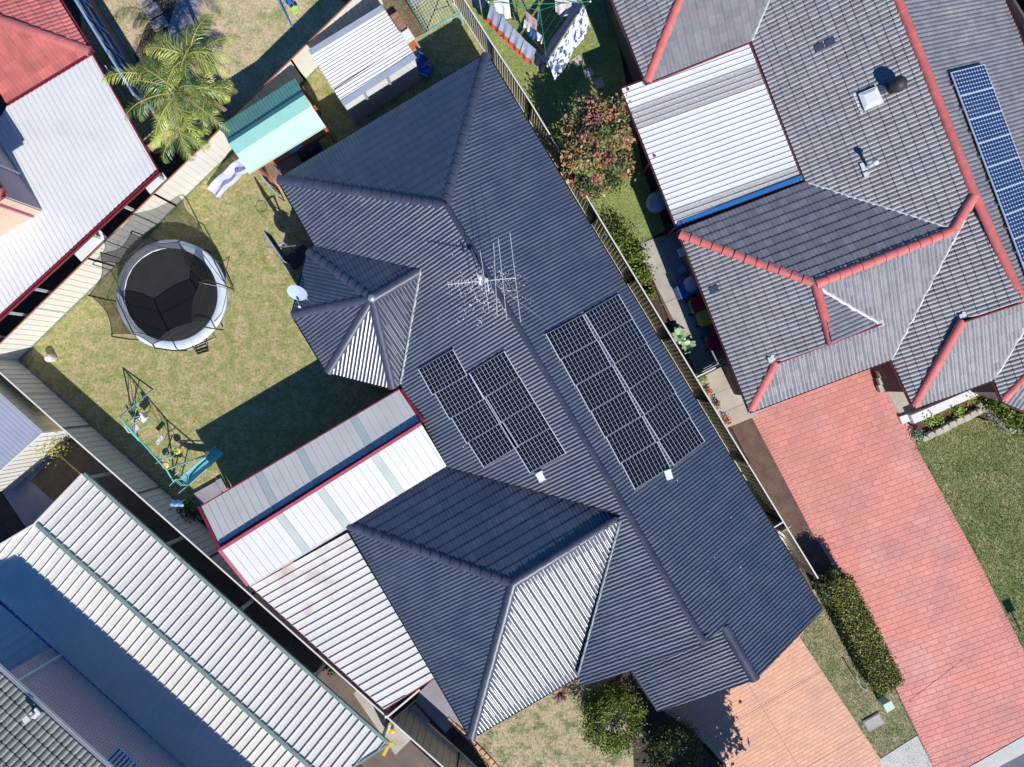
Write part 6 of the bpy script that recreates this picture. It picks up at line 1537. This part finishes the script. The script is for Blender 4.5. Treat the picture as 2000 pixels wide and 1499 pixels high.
b.build('sticker', 'light_blue', yb)
bin_(1388,668,'red_plastic','wheelie bin with a deep red lid in full shade by the low gate',1.9)
o = MB(); o.lathe(W(1344,561,0), [(.2,0),(.3,.3),(.36,.6),(.2,.85),(.05,.9)], 14); k = o.build('sack', 'towel_blue', smooth=True); tag(k, 'bulging printed sack in shade above the red lidded bin', 'sack')
o = MB(); o.box(W(1334,570,.3), .5,.5,.6,.4); k = o.build('tub', 'blue_plastic'); tag(k, 'bright blue tub beside the printed sack', 'tub'); b = MB(); b.box(W(1334,570,.3)+Vector((0,0,.32)), .54,.54,.05,.4); b.build('rim','blue_plastic',k)
o = MB(); o.lathe(W(1331,528,0), [(.12,0),(.16,.3),(.17,.32)], 12); k = o.build('bucket', 'light_blue'); tag(k, 'small turquoise bucket in the shade below the eave', 'bucket')
b = MB(); b.box(W(1331,493,1.9), .22,.3,.14,.4); k = b.build('security_light', 'off_white'); tag(k, 'small pale light fitting on the eave beside the concrete path', 'light')
o = MB(); o.lathe(W(1246,489,0), [(.09,0),(.12,.04),(.12,.3),(.07,.33)], 12); k = o.build('flower_pot', 'charcoal', smooth=True); tag(k, 'small black pot at the corner of the concrete path', 'pot'); b = MB(); b.lathe(W(1246,489,0)+Vector((0,0,.3)), [(.125,0),(.13,.04),(.11,.05)], 12); b.build('rim','black',k)
o = MB(); o.lathe(W(1279,400,0), [(.05,0),(.4,.1),(.42,.45),(.3,.62),(.05,.7)], 16); k = o.build('covered_tub', 'light_blue', smooth=True); tag(k, 'round bluish covered tub in shade left of the white patio roof', 'tub')
# stone block edging of the mulch bed
me = None
blk = [(1802,857,.7),(1813,850,1),(1828,843,1),(1842,836,1),(1855,829,1),(1869,822,1),(1883,816,1),(1896,809,1),(1910,802,1)]
blk2 = [(1912,792,1),(1925,804,1),(1935,815,1),(1948,824,1),(1959,833,1),(1971,838,1),(1984,841,.8)]
ed_ = thing('stone_edging', 'row of pale stone blocks edging the red mulch bed', 'edging', W(1855,835,0)); ed2 = thing('stone_edging', 'row of darker stone blocks stepping down beside the bushes', 'edging', W(1945,818,0))
for lst, par, ang, mt in ((blk,ed_,.43,'stone'),(blk2,ed2,-.75,'stone_dark')):
    mb = MB(); P8 = [(-.15,-.13),(.15,-.13),(.17,.0),(.12,.13),(-.12,.13),(-.17,.0)]; mb.prism(P8, 0, .2); mb.prism([(x*.9,y*.9) for x,y in P8], .2, .225)
    me = bpy.data.meshes.new('stone_block'); me.from_pydata(mb.V,[],mb.F); me.materials.append(M[mt])
    for k, (px,py,s) in enumerate(lst):
        ob = bpy.data.objects.new('stone_block', me); COL.objects.link(ob); ob.parent = par; ob.location = W(px,py,.0)-WL[par.name]; ob.rotation_euler = (0,0,ang+random.uniform(-.12,.12)); ob.scale = (s,s,1)
        if mt == 'stone_dark' and k in (0,5): ob.data = me.copy(); ob.data.materials[0] = M['stone']
for px, py, r, lm, l in ((1811,822,.2,'leaf_lime','lime plant at the left end of the mulch bed'),(1828,815,.22,'leaf_lime','taller lime plant in the mulch bed'),(1849,795,.15,'leaf_bush','small green plant below the white ledge'),(1866,801,.24,'leaf_lime','bushy lime plant in the middle of the mulch bed'),(1889,779,.22,'leaf_yellow','yellow flowering plant below the white ledge'),(1803,812,.2,'leaf_yellow','pale yellow plant at the corner of the white ledge'),(1913,782,.3,'leaf_bush','green plant at the corner of the stone blocks'),(1787,850,.22,'leaf_agave','blue green plant beside the pink driveway edge')):
    plant(px,py,r,l,lm,220,.05,.3)
for px, py, r, l in ((1937,783,.6,'leafy bush against the cream wall beside stone blocks'),(1965,808,.6,'leafy bush below the corner of the tiled roof'),(1990,822,.55,'dark leafy bush at the right edge below the roof')):
    plant(px,py,r,l,'leaf_bush',1300,.06,.7,'bush',None,'bush')
agave(1926,757,.42,'spiky yellow green plant in the corner of the cream walls', z=.15, n=18, lm='leaf_lime', name='spiky_plant', w=.025)
b = MB(); P = Wp([(1779,812),(1912,755),(1920,768),(1786,828)], .35); b.prism([(p.x,p.y) for p in P], 0, .35); k = b.build('porch_ledge', 'white'); tag(k, 'long white ledge under the tiled eave by the mulch bed', 'ledge')
b = MB(); P = Wp([(1757,815),(1783,806),(1790,818),(1763,829)], .15); b.prism([(p.x,p.y) for p in P], 0, .14); k = b.build('porch_step', 'white'); tag(k, 'small pale porch step at the driveway corner', 'step')
for i in range(3):
    b = MB(); p = W(1733,726+14*i,.35-.1*i); b.box(p, .8,.3,.2,.32); k = b.build('porch_step','concrete_warm'); tag(k, ['topmost','middle','lowest'][i]+' tan step in the recess beside the driveway', 'step', 'tan steps beside the driveway')
# ---------------------------------------------------------------- PALMS
def palm(base, top, nf, L, label, seed):
    random.seed(seed); r = np.random.default_rng(seed); t = thing('palm_tree', label, 'palm tree', base)
    base = Vector(base); top = Vector(top); mid = base.lerp(top,.5)+Vector((.12,.05,0))
    b = MB(); b.tube([base,mid,top], .1, 9, radii=[.13,.10,.085]); b.build('trunk','trunk',t, smooth=True)
    for k in range(nf):
        a = 2*math.pi*k/nf*1.0+random.uniform(-.3,.3); el = random.choice((.15,.45,.8,1.15)) if k % 5 else 1.35; l = L*random.uniform(.65,1.15)
        d = Vector((math.cos(a),math.sin(a),0)); pts = []; n = 16; p = top.copy(); e = el
        for i in range(n+1):
            pts.append(p.copy()); p = p+(d*math.cos(e)+Vector((0,0,math.sin(e))))*(l/n); e -= (1.9+random.uniform(-.1,.1))/n*(.6+el*.45)
        V = []; ts = []; x = Vector((-d.y,d.x,0)); yel = random.choice((.08,.2,.35,.7,.9)); dead = random.random() < .08
        for i in range(2,n):
            for s in (-1,1):
                for h_ in (0,.5):
                    c = pts[i].lerp(pts[min(i+1,n)],h_); f = (i+h_)/n; ll = .40*math.sin(math.pi*min(1,f*.88+.12))**.8+.05; tg = (pts[min(i+1,n)]-pts[i-1]).normalized()
                    dr = (x*s*.8+tg*.75+Vector((0,0,-.15-.35*r.random()))+Vector(tuple(r.normal(0,.10,3)))).normalized(); w = tg*.017
                    tip = c+dr*ll+Vector((0,0,-.10*ll)); m_ = c+dr*ll*.5+Vector((0,0,.02)); V += [c-w*.5,c+w*.5,m_+w,m_-w, m_-w,m_+w,tip+w*.2,tip-w*.2]; tv = min(1,max(0,yel+r.normal(0,.12)+.25*(f>.8))); ts += [tv,tv]
        fr = leafmesh('frond', np.array([tuple(v) for v in V]), len(ts), 4, np.array(ts), 'leaf_palm', t)
        b = MB(); b.tube(pts, .016, 5, radii=[.026*(1-.8*i/n) for i in range(n+1)]); b.build('stalk','stalk',fr)
palm(W(447,266,0), W(352,182,4.3), 12, 2.55, 'feathery palm tree in the middle of the clump by the playhouse', 3)
palm(W(425,268,0), W(316,158,3.9), 9, 2.1, 'leaning feathery palm tree nearest the white verandah roof', 5)
palm(W(440,215,0), W(372,116,4.3), 10, 1.9, 'feathery palm tree topmost in the clump over the path', 8)
palm(W(395,300,0), W(348,258,2.6), 9, 1.5, 'lower palm tree hanging over the cream fence', 13)
palm(W(470,250,0), W(402,188,3.3), 8, 1.35, 'small palm tree touching the green playhouse roof', 21)
random.seed(99)
# garden bed and blocks in the top left yard
sheet('garden_bed', [(300,-40),(350,-40),(345,0),(326,63),(320,106),(322,130),(345,190),(300,195),(262,110),(285,50),(310,30),(288,10)], -.004, 'soil', 'dark garden bed beside the shaded path')
for k, (px, py, sx, sy, l) in enumerate(((298,22,.62,.42,'sunny pale stone slab beside the shaded path'),(311,47,.62,.36,'half shaded stone slab beside the path'),(285,3,.5,.4,'pale slab at the top edge of the yard'),(268,163,.45,.3,'small pale slab between palm fronds'))):
    o = MB(); o.box(W(px,py,.12), sx, sy, .2, .5); k_ = o.build('stone_slab', 'concrete'); tag(k_, l, 'slab'); b = MB(); b.box(W(px,py,.12)+Vector((0,0,.11)), sx*.92, sy*.9, .02, .5); b.build('slab_top','concrete',k_)
# blue swing frame top
bs = thing('swing_set', 'blue metal swing frame at the top edge of the dry yard', 'swing set', W(560,20,0))
for pts in ([W(533,-20,2.0),W(573,57,0)],[W(540,-30,2.0),W(575,12,.6)],[W(533,-20,2.0),W(520,-60,0)]):
    b = MB(); b.tube(pts, .03, 8); b.build('leg','blue_paint',bs)
b = MB(); b.tube([W(533,-20,2.0),W(610,-60,2.0)], .03, 8); b.build('top_bar','blue_paint',bs)
b = MB(); b.tube([W(550,-5,1.4),W(565,12,.5),W(572,0,.5)], .018, 6); b.build('glider_frame','blue_paint',bs)
b = MB(); b.lathe(W(577,20,.4), [(.08,0),(.16,.02),(.15,.06),(.05,.05)], 12); b.build('seat','lime',bs)
b = MB(); c = W(566,3,.45); b.box(c, .3,.2,.04,.3); b.build('seat','blue_paint',bs)
# cage netting / goal at the top
gl_ = thing('soccer_goal', 'green framed netted goal lying open on the lawn by the white shed', 'goal', W(860,50,0))
A, B_, C, D = W(790,-10,1.6), W(832,65,.05), W(897,22,1.7), W(860,-60,1.9)
b = MB(); b.tube([B_,C], .025, 8); b.tube([C,W(905,47,.9)], .035, 8); b.tube([B_.lerp(C,.55),W(896,32,.9)], .016, 6); b.build('frame','teal_paint',gl_)
b = MB(); b.tube([A,B_], .02, 6); b.build('frame','green_plastic',gl_)
b = MB()
for i in range(1,14): b.tube([A.lerp(D,i/14), B_.lerp(C,i/14)], .006, 3)
for i in range(1,14): b.tube([A.lerp(B_,i/14), D.lerp(C,i/14)], .006, 3)
b.build('goal_net','mint_roof',gl_)
gr_ = thing('roof_offcut', 'grey ribbed metal sheet lying at the top edge near the goal', 'metal sheet', W(808,0,0))
q = [W(782,-30,.35),W(808,16,.35),W(826,0,.4),W(800,-45,.4)]; ribbed('metal_sheet', q, q[1]-q[0], .09, corr(.03,4), 'concrete_grey', gr_, split=0)
# twig vine behind the fence lower left
plant(128,872,.55,'yellow flowering vine in the shade behind the small shed','leaf_yellow',260,.05,1.2,'shrub',None,'shrub',z=.5)
plant(585,1235,.35,'dark green weeds at the foot of the cream lean-to fence','leaf_dull',300,.05,.6); plant(655,1300,.25,'small dark weeds nearer the carport corner','leaf_dull',160,.05,.5)
# yellow brace and small things at the carport end
b = MB(); b.beam(W(762,1450,2.2), W(749,1476,2.2), .12,.05); k = b.build('bracket','yellow_bin'); tag(k, 'bright yellow bracket at the corner of the long carport', 'bracket'); b = MB(); b.beam(W(762,1450,2.1), W(765,1457,2.1), .2,.04); b.build('plate','yellow_bin',k)
b = MB(); b.lathe(W(767,1427,.1), [(.07,0),(.11,.03),(.10,.1),(.04,.13)], 10); k = b.build('toy','yellow_bin'); tag(k, 'small yellow toy on the paler concrete by the carport', 'toy'); b = MB(); b.tube([W(767,1427,.1), W(765,1418,.25)], .03, 6); b.build('handle','charcoal',k)
b = MB(); b.beam(W(748,1440,.6), W(765,1405,.6), .14,.9); k = b.build('barrier','tan_fence'); tag(k, 'tan post and panel standing between carport and gate', 'panel')
b = MB(); b.box(W(808,1383,.08), .28,.16,.1,.4); k = b.build('paving_brick','brick_salmon'); tag(k, 'loose salmon brick on the dark ground by the gate', 'brick')
# dark slabs beside the pergola posts
b = MB(); b.box(W(408,965,.1), 1.0,.6,.12,.5); k = b.build('concrete_step','concrete_grey'); tag(k, 'mauve grey slab at the outer corner of the pergola', 'step'); b = MB(); b.box(W(433,947,.1), .25,.5,.12,.5); b.build('slab','concrete_grey',k)
# dark leafy plants along the lower fence
plant(372,1000,.5,'dark shrub between the towel and the pergola corner','leaf_dark',500,.06,.8,'shrub',None,'shrub')
